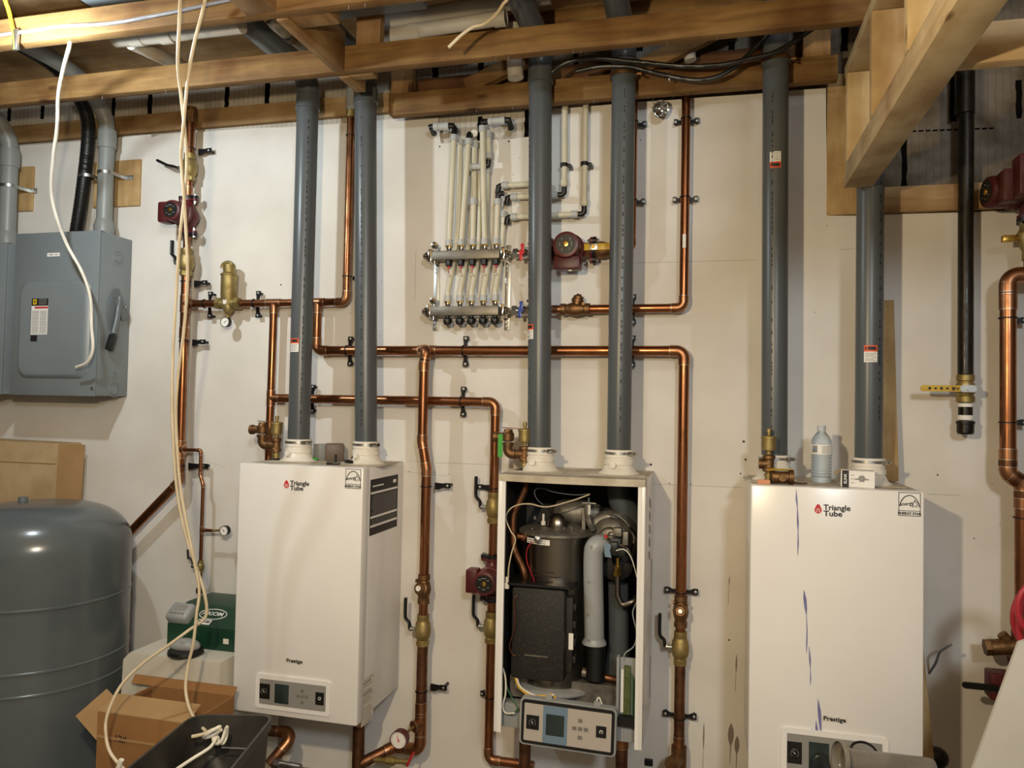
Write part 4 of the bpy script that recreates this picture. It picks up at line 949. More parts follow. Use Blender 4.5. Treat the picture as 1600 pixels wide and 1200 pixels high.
# 1. left riser with circulator
Y1 = .075
xr = P(289, 480, Y1).x; r1 = .0192
zA = P(298, 192, Y1).z; z_ep = P(283, 752, Y1).z; xd = P(168, 865, Y1).x; z_d = P(168, 868, Y1).z; z_b = P(166, 1045, Y1).z
zv1 = P(295, 262, Y1).z; zp = P(293, 338, Y1).z; zv2 = P(290, 410, Y1).z; z_t = P(290, 475, Y1).z
run('short copper stub at the top of the left riser, above its upper ball valve', [V((xr, -Y1, zv1 + .063)), V((xr, -Y1, zA))], r1, bendk=1.2)
t = thing('brass_coupling', 'dark brass coupling capping the left copper riser below the joists', 'fitting', V((xr, -Y1, zA + .001)))
MB().hexa(V((xr, -Y1, zA + .001)), V((xr, -Y1, zA + .05)), r1 + .006).lathe(V((xr, -Y1, zA + .05)), UP, [(r1 + .003, 0), (r1 + .003, .02), (r1 - .004, .022)], 20).build('coupling_body', M['bronze'], t, 30)
ball_valve('brass ball valve with black lever raised to the left, above the left pump', (xr, -Y1, zv1), UP, r1, LFT, (-.9, 0, .42), .10)
pump('red circulator pump on the left riser, above the disconnect boxes\' right side', (xr, -Y1, zp), UP, FW, LFT, .018)
ball_valve('brass ball valve right below the left pump, black lever pointing up', (xr, -Y1, zv2), UP, r1, LFT, UP, .10)
run('short copper nipple between the upper left ball valve and the left pump', [V((xr, -Y1, zv1 - .063)), V((xr, -Y1, zp + .09))], .0165, couplings=[(V((xr, -Y1, zp + .11)), UP)])
run('short copper nipple between the left pump and the ball valve below it', [V((xr, -Y1, zp - .09)), V((xr, -Y1, zv2 + .063))], .0165)
run('thick copper riser left of the left boiler, bending diagonally down behind the tank', [V((xr, -Y1, zv2 - .063)), V((xr, -Y1, z_ep)), V((xd, -Y1, z_d)), V((xd, -Y1, z_b))], r1, bendk=1.4,
    tees=[(V((xr, -Y1, z_t)), UP, RT, .045), (V((xr, -Y1, P(282, 702, Y1).z)), UP, RT, .022)], couplings=[(V((xr, -Y1, P(290, 520, Y1).z)), UP), (V((xd, -Y1, P(168, 890, Y1).z)), UP)])
t = thing('ball_valve', 'brass valve low behind the grey tank at the foot of the diagonal copper run', 'valve', V((xd, -Y1, z_b - .12)))
MB().lathe(V((xd, -Y1, z_b - .001)), DN, [(.022, 0), (.028, .004), (.028, .03), (.036, .04), (.036, .07), (.026, .085), (.022, .12)], 20).build('valve_body', M['bronze'], t, 30)
# 2. branch with the air separator, up to the ceiling between the flues
Y2 = .06; r2 = .0165; z2 = P(440, 472, Y2).z; xu = P(545, 320, Y2).x; zt2 = P(547, 184, Y2).z; xs1 = P(345, 475, Y2).x; xs2 = P(372, 475, Y2).x
y_ = lambda x, z, Y=Y2: V((x, -Y, z))
x428 = P(428, 478, Y2).x; x497 = P(496, 475, Y2).x
zt_ = P(428, 476, Y2).z
run('short copper nipple between the left riser and the brass air separator', [y_(xr + .047, z_t, Y1), y_(xs1 - .012, z_t, Y1)], r2)
z425 = P(425, 622, Y2).z
run('copper header from the air separator, turning up to the joists between the left flues', [y_(xs2 + .02, z_t), y_(xu, z_t), y_(xu, zt2)], r2, tees=[(y_(x428, z_t), RT, DN, .045), (y_(x497, z_t), RT, DN, .045)])
t = thing('brass_coupling', 'grey and brass coupling on top of the tall copper pipe between the left flues', 'fitting', y_(xu, zt2 + .001))
MB().cyl(y_(xu, zt2 + .001), y_(xu, zt2 + .03), r2 + .0045, seg=20).build('coupling_body', M['brass'], t, 30)
MB().cyl(y_(xu, zt2 + .031), y_(xu, zt2 + .13), r2 + .007, seg=20).build('pipe_sleeve', M['pvc_lt'], t, 30)
# air separator
xm = P(359, 475, Y2).x; c = V((xm, -Y1 + .005, z_t)); zt_ = P(357, 412, Y2).z
t = thing('air_separator', 'brass air separator with a tall cylinder and curved vent cap, right of the left riser', 'valve', c - UP * .07)
MB().cyl(c - RT * .055, c + RT * .055, .022, seg=22).hexa(c - RT * .056, c - RT * .035, .027).hexa(c + RT * .035, c + RT * .056, .027).build('cross_body', M['brass'], t, 30)
H = zt_ - c.z
MB().lathe(c - UP * .045, UP, [(.012, 0), (.02, .01), (.024, .03), (.027, .055), (.034, .075), (.034, .045 + H * .68), (.037, .045 + H * .69), (.037, .045 + H * .72), (.031, .045 + H * .74), (.0255, .045 + H * .76), (.0255, .045 + H * .96), (.001, .045 + H * .97)], 28).build('separator_body', M['brass'], t, 30)
q = c + UP * (H * .95)
MB().tube(bez([q + RT * .016, q + UP * .012, q + V((-.022, 0, .010)), q + V((-.034, 0, 0)), q + V((-.036, 0, -.012))], 4), .0085, 10).build('vent_cap', M['brass'], t)
MB().rrect(c + V((0, -.0255, .01)), RT, UP, .018, .034, .008, FW * .002).build('maker_tag', M['whiteplastic'], t)
gauge('small black-rimmed pressure gauge hanging below the brass air separator', c + V((-.004, -.01, -.083)), c + V((-.002, -.004, -.045)), .0215, 'black', .9)
# 3. drop from the branch behind the left boiler, with header to the middle pump
x427 = x428; zbt = BT + .0
x777 = P(777, 660, Y2).x
run('copper drop going down behind the left edge of the left boiler', [y_(x427, z_t - .046), y_(x427 - .006, BT - .25)], r2, tees=[(y_(x427 - .002, z425), UP, RT, .042)])
zvA = P(768, 793, Y2).z; zpm = P(762, 902, Y2).z; zvB = P(766, 980, Y2).z; z_el = P(768, 1187, Y2).z
x7 = P(771, 800, Y2).x
r3 = .0185
run('lower copper header behind the left flues, turning down left of the open boiler', [y_(x427 + .041, z425), y_(x7, z425), y_(x7, zvA + .064)], r3)
ball_valve('brass ball valve just above the middle pump, left of the open boiler', (x7, -Y2, zvA), UP, .0175, LFT, UP, .12)
run('short copper nipple above the middle pump', [y_(x7, zvA - .064), y_(x7, zpm + .091)], .0165)
pump('red circulator pump partly hidden behind the left side of the open boiler', (x7, -Y2, zpm), UP, FW, LFT, .018)
run('short copper nipple below the middle pump', [y_(x7, zpm - .091), y_(x7, zvB + .064)], .0165)
ball_valve('brass ball valve just below the middle pump, left of the open boiler', (x7, -Y2, zvB), UP, .0175, LFT, UP, .12)
zlow = P(800, 1192, Y2).z; xq = P(822, 1180, .2).x
run('copper run from the middle pump, turning under the open boiler', [y_(x7, zvB - .064), y_(x7, zlow), y_(xq, zlow)], .0175)
run('copper pipe rising into the left underside of the open boiler', [V((xq, -.22, ZB2 - .005)), V((xq, -.22, ZB2 - .30))], .0215, couplings=[(V((xq, -.22, ZB2 - .06)), UP)], m_='copper_dark')
xq2 = P(972, 1190, .2).x
run('copper pipe rising into the right underside of the open boiler', [V((xq2, -.22, ZB2 - .005)), V((xq2, -.22, ZB2 - .30))], .0215, couplings=[(V((xq2, -.22, ZB2 - .05)), UP)], m_='copper_dark')
# 4. main header to the right
z3 = P(780, 548, Y2).z; x3 = P(1067, 700, Y2).x; r4 = .0195; xT = P(668, 548, Y2).x
zc1 = P(1062, 955, Y2).z; zb1 = P(1060, 1012, Y2).z
run('main copper header behind the middle flues, turning down right of the open boiler', [y_(x497, z_t - .046), y_(x497, z3), y_(x3, z3), y_(x3, zc1 + .059)], r4, tees=[(y_(xT, z3), RT, FW, .034)])
check_valve('bronze check valve right of the open boiler, above the lever valve', (x3, -Y2, zc1), UP, FW, .0185)
ball_valve('brass ball valve right of the open boiler, below the bronze check valve', (x3, -Y2, zb1 - .0), UP, .0185, LFT, UP, .12)
zq = P(1056, 1182, Y2).z
run('short copper nipple joining the check valve and lever valve right of the open boiler', [y_(x3, zc1 - .058), y_(x3, zb1 + .063)], .0185)
run('copper pipe below the right-hand lever valve, running down to a bronze tee', [y_(x3, zb1 - .063), y_(x3, zq - .12)], r4, m_='copper_dark', couplings=[(y_(x3, P(1058, 1160, Y2).z), UP)])
t = thing('bronze_tee', 'bronze tee at the bottom edge, right of the open boiler', 'fitting', y_(x3, zq - .07) + FW * .03)
MB().cyl(y_(x3, zq + .04), y_(x3, zq - .1), .028, seg=22).cyl(y_(x3, zq), y_(x3, zq) + V((-.02, -.06, 0)), .024, seg=20).hexa(y_(x3, zq) + V((-.02, -.06, 0)), y_(x3, zq) + V((-.024, -.075, 0)), .027).build('tee_body', M['bronze'], t, 30)
# 5. drop in front of the header, between the left and open boilers
YD = .115; xD = P(661, 640, YD).x; xE = P(665, 800, YD).x; yd = lambda x, z: V((x, -YD, z))
zc2 = P(660, 920, YD).z; zb2 = P(658, 966, YD).z; zk0 = P(663, 690, YD).z; zk1 = P(666, 733, YD).z
run('copper drop teed off the main header, with a sideways jog, left of the middle pump', [y_(xT + .0, z3) + FW * .036, V((xD + .01, -YD, z3 - .0)), V((xD, -YD, z3 - .06)), yd(xD, zk0), yd(xE, zk1), yd(xE, zc2 + .059)], r4, bendk=1.1)
check_valve('bronze check valve with a small dial, on the copper drop right of the left boiler', (xE, -YD, zc2), UP, FW, .0185, True)
ball_valve('brass ball valve on the copper drop right of the left boiler, black lever up', (xE, -YD, zb2 - .045), UP, .0185, LFT, UP, .12)
run('short copper nipple joining the dialled check valve and the ball valve below it', [yd(xE, zc2 - .058), yd(xE, zb2 + .018)], .0185)
zE = P(656, 1172, YD).z; xK = P(605, 1170, YD).x
run('copper pipe turning left at the bottom, right of the left boiler', [yd(xE, zb2 - .108), yd(xE, zE), V((xK + .03, -YD, zE)), V((P(562, 1200, .2).x, -.2, zE - .045))], r4 + .002, m_='copper_dark', tees=[(yd(xE, P(655, 1130, YD).z), UP, (-.5, -.85, -.1), .036)], couplings=[(yd(xE, P(656, 1107, YD).z), UP)], bendk=1.4)
tp = yd(xE, P(655, 1130, YD).z) + V((-.5, -.85, -.1)).normalized() * .037
gauge('large temperature gauge with a red rim under the right corner of the left boiler', P(624, 1155, .24), tp, .034, 'red', -.35, needle='redink')
zz5 = B1Z
xp = P(557, 1150, .22).x
run('dark copper pipe dropping out of the right underside of the left boiler', [V((xp, -.2, zz5 - .004)), V((xp, -.2, zz5 - .32))], .0235, m_='copper_dark', couplings=[(V((xp, -.2, zz5 - .05)), UP)])
a = P(585, 1187, .18); b_ = P(640, 1190, .18)
t = thing('drain_valve', 'small brass drain valve with a red handle at the bottom edge', 'valve', b_ - UP * .02)
MB().cyl(a, b_, .011, seg=14).hexa(a.lerp(b_, .35), a.lerp(b_, .6), .016).build('valve_body', M['brass'], t, 30)
MB().box(b_ + UP * .01 + RT * .004, (.008, .03, .055), Matrix.Rotation(.4, 3, 'Y'), .003).build('handle', M['redplastic'], t)
a = P(425, 1143, .25); b_ = P(462, 1145, .25); c = P(420, 1195, .33)
run('dark copper elbow coming out under the left corner of the left boiler', [a - RT * .05, b_, c], .021, m_='copper_dark', bendk=1.3)
t = thing('pipe_nipple', 'steel nipple and cap lying under the left boiler beside the black bin', 'fitting', P(433, 1195, .35))
MB().cyl(P(430, 1192, .35), P(470, 1199, .35), .012, seg=14).hexa(P(430, 1192, .35), P(438, 1193, .35), .018).build('nipple', M['steel'], t)
# 6. manifold supply and return lines, right
Ym = .06; z4 = P(990, 482, Ym).z; xR = P(1070, 330, Ym).x; zR = P(1074, 145, Ym).z; xc = P(899, 482, Ym).x
run('copper pipe from the bronze check valve, turning up to the plate right of the flues', [V((xc + .059, -Ym, z4)), V((xR, -Ym, z4)), V((xR, -Ym, zR))], .0165)
t = check_valve('bronze check valve with an upright bonnet on the lower manifold line', (xc, -Ym, z4), RT, UP, .0175)
p = P(1070, 378, Ym); t = MB().rrect(V((xR, -Ym - .0172, p.z)), RT, UP, .012, .052, .002, FW * .0005).build('masking_tape', M['white']); tag(t, 'small white paper tag stuck to the copper pipe right of the flues', 'tag')
xcl = P(866, 482, Ym).x
run('short copper stub left of the bronze check valve on the lower manifold line', [V((P(832, 482, Ym).x, -Ym, z4)), V((xc - .059, -Ym, z4))], .0155, couplings=[(V((xcl + .012, -Ym, z4)), RT)])
zP = P(893, 392, Ym).z; xP = P(893, 392, Ym).x
pump('red circulator pump between the two middle flues, on the upper manifold line', (xP, -Ym, zP), RT, FW, DN, .018, scale=1.1)
xV = P(948, 388, Ym).x; xG = P(988, 300, .055).x
t = thing('ball_valve', 'brass ball valve with a yellow handle right of the manifold pump', 'valve', V((xV, -Ym, zP - .03)))
MB().lathe(V((xV - .085, -Ym, zP)), RT, [(.019, 0), (.024, .001), (.024, .03), (.031, .045), (.033, .07), (.026, .09), (.024, .12), (.019, .121)], 24).hexa(V((xV - .08, -Ym, zP)), V((xV - .062, -Ym, zP)), .03).build('valve_body', M['bronze'], t, 30)
MB().box(V((xV - .03, -Ym - .042, zP + .004)), (.13, .005, .026), None, .002).build('handle', M['yellow'], t)
MB().box(V((xV - .045, -Ym - .046, zP + .004)), (.03, .003, .024), None, .001).build('handle_plate', M['steel'], t)
MB().cyl(V((xV - .045, -Ym - .02, zP + .004)), V((xV - .045, -Ym - .05, zP + .004)), .007, seg=12).build('stem_nut', M['brass_bright'], t)
run('copper pipe hidden behind the fourth flue, rising from the yellow-handled valve', [V((xV + .037, -Ym, zP)), V((xG, -Ym, zP)), V((xG, -Ym, P(992, 160, Ym).z))], .0165)
# clamps
bracket('black clamp at the top of the left riser, with its ear to the right', (xr, -Y1, P(298, 232, Y1).z), UP, r1, [RT])
bracket('black clamp on the left riser just above the brass air separator branch', (xr, -Y1, P(290, 440, Y1).z), UP, r1, [RT])
bracket('black clamp on the left riser below the brass air separator branch', (xr, -Y1, P(285, 533, Y1).z), UP, r1, [RT])
bracket('black clamp at the foot of the left riser where the thin pipe leaves', (xr, -Y1, P(283, 728, Y1).z), UP, r1, [RT], ear_len=.075)
bracket('black clamp beside the grey tank, on the pipe below the diagonal run', (xd, -Y1, P(168, 912, Y1).z), UP, r1, [RT])
bracket('black clamp low behind the cardboard box and grey tank', (xd, -Y1, P(168, 1090, Y1).z), UP, .026, [RT])
for (px, lb) in ((326, 'black clamp left of the brass air separator'), (400, 'black clamp right of the brass air separator')):
    bracket(lb, (P(px - 3, 475, Y2).x, -(Y1 if px < 350 else Y2), z_t), RT, r2, [UP, DN])
bracket('black ring near the top of the tall copper pipe between the left flues', (xu, -Y2, P(547, 212, Y2).z), UP, r2, [(1, 0, 0)], ear_len=.02)
bracket('black clamp above the bend of the tall copper pipe between the left flues', (xu, -Y2, P(544, 432, Y2).z), UP, r2, [RT], ear_len=.02)
for (px, z, rr, lb) in ((545, z3, r4, 'black two-eared clamp on the main header left of the second flue'), (727, z3, r4, 'black two-eared clamp on the main header below the manifold'),
                    (990, z3, r4, 'black two-eared clamp on the main header right of the fourth flue'), (488, z425, r3, 'black two-eared clamp on the lower header right of the first flue'),
                    (725, z425, r3, 'black two-eared clamp on the lower header left of its downward bend'), (990, z4, .0165, 'black two-eared clamp on the manifold return line right of the fourth flue')):
    bracket(lb, (P(px - 3, 550, Y2).x, -Y2, z), RT, rr, [UP, DN])
bracket('black clamp on the copper drop below its jog, right of the left boiler', (xE, -YD, P(664, 760, YD).z), UP, r4, [RT])
bracket('black clamp low on the copper drop, right of the left boiler', (xE, -YD, P(658, 1080, YD).z), UP, r4 + .002, [RT])
bracket('black clamp above the upper middle ball valve, left of the open boiler', (x7, -Y2, P(770, 763, Y2).z), UP, r3, [LFT])
bracket('brass-banded clamp between the middle pump and lower ball valve', (x7, -Y2, P(768, 940, Y2).z), UP, .0165, [LFT], ear_len=.03)
bracket('black clamp low on the copper pipe left of the open boiler', (x7, -Y2, P(766, 1090, Y2).z), UP, .0175, [LFT], ear_len=.02)
bracket('black two-eared clamp above the bronze check valve right of the open boiler', (x3, -Y2, P(1062, 926, Y2).z), UP, r4, [LFT, RT])
bracket('black two-eared clamp below the right lever valve, right of the open boiler', (x3, -Y2, P(1060, 1122, Y2).z), UP, r4, [LFT, RT])
bracket('black two-eared clamp near the top of the copper pipe beside the chrome reflector', (xR, -Ym, P(1073, 185, Ym).z), UP, .0165, [LFT, RT], ear_len=.03)
bracket('black two-eared clamp halfway down the copper pipe right of the flues', (xR, -Ym, P(1071, 308, Ym).z), UP, .0165, [LFT, RT], ear_len=.03)
bracket('black clamp ear peeking out right of the fourth flue, upper one', (xG, -Ym, P(995, 190, Ym).z), UP, .0165, [RT], ear_len=.03)
bracket('black clamp ear peeking out right of the fourth flue, lower one', (xG, -Ym, P(995, 312, Ym).z), UP, .0165, [RT], ear_len=.03)
p = P(1014, 1190, 0); tag(MB().box(p + FW * .006, (.03, .012, .024), None, .002).hexa(p + FW * .012, p + FW * .017, .006).build('wall_clip', M['blacksteel']), 'black clip screwed to the wall low down, just right of the open boiler', 'clip')

# 7. thin line to the glycol feeder
Yt = .085; xt = P(313, 740, Yt).x; zt0 = P(300, 703, Yt).z; xt2 = P(316, 800, Yt).x; yt = lambda x, z: V((x, -Yt, z))
zg = P(315, 828, Yt).z; zbv = P(310, 885, Yt).z
run('thin copper line teed off the left riser, dropping to the green glycol feeder', [yt(xr + .024, zt0), yt(xt, zt0), yt(xt, P(313, 742, Yt).z), yt(xt2, P(316, 757, Yt).z), yt(xt2, zbv + .028)], .0075, tees=[(yt(xt2, zg), UP, RT, .02)])
run('short copper stub to the small gauge beside the left boiler', [yt(xt2 + .021, zg), yt(P(332, 828, Yt).x, zg)], .007)
gp = P(351, 829, .1)
gauge('small black-rimmed gauge on the thin copper line, left of the left boiler', gp, yt(P(332, 828, Yt).x + .001, zg), .021, 'black', -.8)
t = thing('ball_valve', 'small brass valve with black lever on the thin line above the green feeder', 'valve', yt(xt2, zbv - .03))
MB().lathe(yt(xt2, zbv - .028), UP, [(.009, 0), (.012, .001), (.012, .014), (.016, .02), (.016, .036), (.012, .042), (.012, .054), (.009, .055)], 18).build('valve_body', M['brass'], t, 30)
lever(t, yt(xt2, zbv) + LFT * .012, LFT, (-.1, 0, 1), .07, 'black', wd=.006)
run('thin copper line entering the green glycol feeder', [yt(xt2, zbv - .03), yt(xt2, P(312, 937, Yt).z)], .0075, m_='copper_dark')

# 8. right edge of the photo
Yk = .07; xk = P(1509, 400, Yk).x; zk = P(1508, 585, Yk).z
t = thing('iron_pipe', 'black iron gas pipe coming down the wall at the right, ending above a yellow-handled valve', 'pipe', V((xk, -Yk, zk)))
MB().cyl(V((xk, -Yk, zk)), V((xk, -Yk, ZC - .01)), .0245, seg=26).build('pipe', M['blackiron'], t, 60)
MB().lathe(V((xk - .004, -Yk, P(1500, 180, Yk).z)), UP, [(.0247, 0), (.031, .002), (.031, .16), (.0247, .162)], 22, False).build('coupling', M['blackiron'], t, 30)
zq1 = P(1508, 608, Yk).z
t = thing('ball_valve', 'brass gas valve with a long yellow lever pointing left, below the black iron pipe', 'valve', V((xk, -Yk, P(1508, 625, Yk).z)))
MB().lathe(V((xk, -Yk, zk - .001)), DN, [(.026, 0), (.028, .002), (.028, .02), (.024, .022), (.029, .035), (.029, .06), (.024, .072), (.0285, .075), (.0285, .094), (.02, .095)], 6 * 4).build('valve_body', M['brass'], t, 25)
hz = P(1480, 607, .11).z; MB().rrect(V((xk - .073, -.112, hz)), RT, UP, .155, .021, .0095, FW * .004).build('lever', M['yellow'], t, 30)
MB().rrect(V((xk - .005, -.117, hz)), RT, UP, .05, .024, .011, FW * .003).cyl(V((xk - .004, -Yk - .02, hz)), V((xk - .004, -.124, hz)), .008, seg=14).build('lever_nut', M['steel'], t, 30)
m = MB()
for k in range(5): p = V((xk - .05 - k * .018, -.1165, hz)); m.box(p, (.008, .0006, .006 if k % 2 else .009))
m.build('lever_print', M['ink'], t)
text('lever_text', 'AC', (xk - .042, -.1168, hz), .016, M['ink'], t, rot=(pi / 2, pi, 0))
zz1 = P(1508, 627, Yk).z; zz2 = P(1508, 657, Yk).z; zz3 = P(1508, 675, Yk).z
t = thing('iron_nipple', 'threaded black nipple with white tape and end cap below the gas valve', 'fitting', V((xk, -Yk, zz2)))
MB().cyl(V((xk, -Yk, zk - .097)), V((xk, -Yk, zz2)), .0225, seg=22).build('nipple', M['blackiron'], t, 60)
MB().band(V((xk, -Yk, zk - .105)), UP, .0226, .012, .0008, 22).band(V((xk, -Yk, zz2 + .01)), UP, .0226, .016, .0008, 22).build('sealing_tape', M['white'], t)
MB().lathe(V((xk, -Yk, zz2 - .001)), DN, [(.024, 0), (.029, .001), (.029, .010), (.0265, .012), (.0265, .04), (.022, .046), (.001, .047)], 24).build('end_cap', M['blackiron'], t, 30)
# copper at the far right
Yc = .13; xa = P(1575, 600, Yc).x; xb_ = P(1592, 850, Yc).x; rr = .0245; yc = lambda x, z: V((x, -Yc, z))
z_a = P(1590, 430, Yc).z; z_m = P(1590, 741, Yc).z; z_e = P(1592, 985, Yc).z
run('thick copper pipe at the right edge, turning right at its top and jogging right below', [yc(xb_ + .3, z_a), yc(xa, z_a), yc(xa, z_m), yc(xb_ + .012, z_m - .03), yc(xb_ + .012, z_e)], rr, bendk=1.3, couplings=[(yc(xa, P(1575, 470, Yc).z), UP), (yc(xa, P(1575, 715, Yc).z), UP), (yc(xb_ + .012, P(1592, 780, Yc).z), UP)])
for (x, py, lb) in ((xa, 497, 'black ring clamp near the top of the thick right-edge copper pipe'), (xa, 660, 'black ring clamp halfway down the thick right-edge copper pipe'), (xb_ + .012, 808, 'black ring clamp below the jog of the thick right-edge copper pipe')):
    bracket(lb, (x, -Yc, P(1580, py, Yc).z), UP, rr + .001, [RT], ear_len=.04)
xv = P(1607, 372, Yc).x
zt5 = P(1600, 372, Yc).z
t = thing('ball_valve', 'brass valve with a brass wing handle at the right edge, below the dark pumps', 'valve', yc(xv, zt5 - .06))
MB().lathe(yc(xv, zt5 - .075), UP, [(.015, 0), (.019, .001), (.019, .03), (.027, .05), (.034, .07), (.034, .09), (.028, .1), (.024, .12)], 22).build('valve_body', M['brass'], t, 30)
MB().cyl(yc(xv - .02, zt5), yc(xv - .05, zt5) + FW * .005, .011, seg=12).box(yc(xv - .062, zt5 - .003) + FW * .01, (.04, .02, .022), None, .003).build('handle', M['brass_bright'], t)
run('thin copper stub under the brass wing valve at the right edge', [yc(xv, zt5 - .077), yc(xv, z_a + .028)], .0145)
p = P(1575, 317, .16)
t = pump('dark red pump with its box turned to the left at the upper right edge', (xv, -Yc, P(1600, 300, Yc).z), UP, (-1, -.15, 0), (0, -1, 0), .018, m_='reddark', scale=1.15)
p = P(1612, 275, .26); t = thing('pump_control_box', 'dark red pump control box in front of the right-edge pump', 'pump', p)
MB().box(p, (.09, .07, .13), None, .006).build('housing', M['reddark'], t, 30)
MB().box(p + V((-.0, -.037, 0)), (.06, .004, .09), None, .002).build('dark_window', M['black'], t)
t = thing('check_valve', 'bronze check valve with hex bonnet at the right edge beside the red hose', 'valve', P(1585, 1035, .13))
p = P(1598, 1010, .13)
MB().lathe(yc(xb_ + .012, z_e - .001), DN, [(.027, 0), (.034, .002), (.034, .03), (.028, .035), (.040, .05), (.040, .09), (.028, .11), (.033, .115), (.033, .14)], 24).cyl(yc(xb_ - .005, p.z), yc(xb_ - .082, p.z - .012), .026, seg=20).hexa(yc(xb_ - .083, p.z - .012), yc(xb_ - .1, p.z - .014), .027).cyl(yc(xb_ - .02, p.z), yc(xb_ - .05, p.z + .035), .016, seg=12).build('valve_body', M['bronze'], t, 30)
xw = xb_ + .012; zw_ = P(1575, 1072, Yc).z
t = pump('red circulator pump at the lower right edge, half hidden by the white sheet', (xw, -Yc, zw_ + .01), UP, (-.5, -.86, 0), (-.86, .5, 0), .018, m_='red', scale=.95)
t = thing('ball_valve', 'valve with a thick black handle pointing left at the lower right edge', 'valve', V((xw - .05, -Yc, zw_ - .15)))
MB().rrect(P(1531, 1072, .2), RT, UP, .105, .020, .0095, FW * .008).build('lever', M['black'], t, 30)
MB().lathe(yc(xw, zw_ - .085), DN, [(.02, 0), (.028, .01), (.036, .03), (.036, .06), (.02, .1)], 20).build('valve_body', M['brass'], t)
MB().cyl(P(1545, 1072, .195), yc(xw, zw_ - .12), .006, seg=8).build('stem', M['steel'], t)

# ---------------------------------------------------------------- radiant manifold
YM = .075
zU = P(755, 398, YM).z; zL = P(755, 486, YM).z; xL_ = P(675, 398, YM).x; xR_ = P(782, 398, YM).x
t = man = thing('radiant_manifold', 'stainless radiant heating manifold with two rails and five loops on the wall', 'manifold', V((xL_, 0, zL - .06)))
for z in (zU, zL): MB().bx(xL_, xR_, YM - .016, YM + .016, z - .019, z + .019, .004).build('rail', M['nickel'], t, 30)
for x in (xL_ - .004, xR_ + .014):
    MB().bx(x - .011, x + .011, .002, .006, zL - .07, zU + .05, .001).build('bracket_rail', M['steel'], t)
    for z in (zU, zL):
        MB().bx(x - .009, x + .009, .006, YM + .02, z - .026, z + .026, .004).lathe(V((x - .012 if x < xL_ else x + .012, -YM, z)), (LFT if x < xL_ else RT), [(.019, 0), (.019, .008), (.012, .010), (.012, .018), (.001, .019)], 14).build('end_fitting', M['chrome'], t, 35)
        MB().hexa(V((x, -.008, z - .038)), V((x, -.014, z - .038)), .007).hexa(V((x, -.008, z - .055)), V((x, -.014, z - .055)), .005).build('rail_bolt', M['steel'], t)
for (z) in (zU, zL):
    q = V((xL_ + .012, -YM, z + .0195)); MB().cyl(q, q + UP * .02, .006, seg=12).lathe(q + UP * .024 + FW * .0, FW, [(.013, -.01), (.015, 0), (.013, .012), (.004, .014)], 14).build('air_vent', M['chrome'], t, 35)
    q = V((xL_ + .012, -YM, z - .0195)); MB().cyl(q, q - UP * .014, .008, seg=12).build('drain_plug', M['chrome'], t, 35)
xs5 = [P(px, 398, YM).x for px in (701.5, 720.5, 738.5, 757, 775.5)]
for i, x in enumerate(xs5):
    for z in (zU, zL):
        q = V((x, -YM, z + .0195)); MB().lathe(q, UP, [(.009, 0), (.011, .006), (.011, .014)], 14).build('outlet', M['chrome'], t, 35)
        MB().hexa(q + UP * .014, q + UP * .028, .0145).build('compression_nut', M['brass_bright'], t)
    q = V((x, -YM, zU - .0195)); fm = MB().lathe(q, DN, [(.010, 0), (.0135, .001), (.0135, .02), (.010, .024)], 16).build('flow_gauge', M['black'], t, 35)
    MB().cyl(q + DN * .024, q + DN * .031, .007, seg=12).cyl(q + DN * .031, q + DN * .056, .0012, seg=6).build('flow_indicator', M['redplastic'], fm)
    MB().cyl(q + DN * .0565, q + DN * .062, .0065, seg=12).build('gauge_tip', M['clearrail'], fm)
    q = V((x, -YM, zL - .0195)); MB().cyl(q, q + DN * .006, .009, seg=12).lathe(q + DN * .006, DN, [(.010, 0), (.017, .006), (.0185, .016), (.015, .026), (.006, .031), (.001, .0315)], 18).build('balancing_cap', M['black'], t)
for (z, mm, lb) in ((zU, 'redplastic', 'upper'), (zL, 'blueplastic', 'lower')):
    t = thing('ball_valve', ('chrome isolation valve with a red butterfly handle on the upper manifold rail' if lb == 'upper' else 'chrome isolation valve with a blue butterfly handle on the lower manifold rail'), 'valve', V((xR_ + .05, -YM, z - .02)), 'manifold isolation valves')
    x = xR_ + .052
    MB().lathe(V((x, -YM, z)), RT, [(.014, 0), (.018, .001), (.018, .022), (.014, .024), (.02, .034), (.021, .05), (.014, .06), (.018, .064), (.018, .085), (.014, .1)], 20).build('valve_body', M['chrome'], t, 30)
    MB().hexa(V((x + .002, -YM, z)), V((x + .02, -YM, z)), .021).hexa(V((x + .064, -YM, z)), V((x + .082, -YM, z)), .021).build('union_nut', M['steel'], t)
    hc = V((x + .042, -YM - .03, z)); MB().cyl(hc - FW * .02, hc + FW * .002, .006, seg=12).build('stem', M['chrome'], t)
    MB().box(hc + V((.003, 0, .016)), (.014, .006, .034), Matrix.Rotation(-.15, 3, 'Y'), .002).box(hc + V((-.003, 0, -.016)), (.014, .006, .034), Matrix.Rotation(-.15, 3, 'Y'), .002).cyl(hc - FW * .004, hc + FW * .004, .011, seg=14).build('handle', M[mm], t)
    MB().cyl(V((x + .075, -YM - .01, z + .018)), V((x + .075, -YM - .01, z + .03)), .008, seg=12).box(V((x + .072, -YM - .01, z + .036)), (.022, .01, .01), None, .002).build('bleed_cap', M['black'], t)
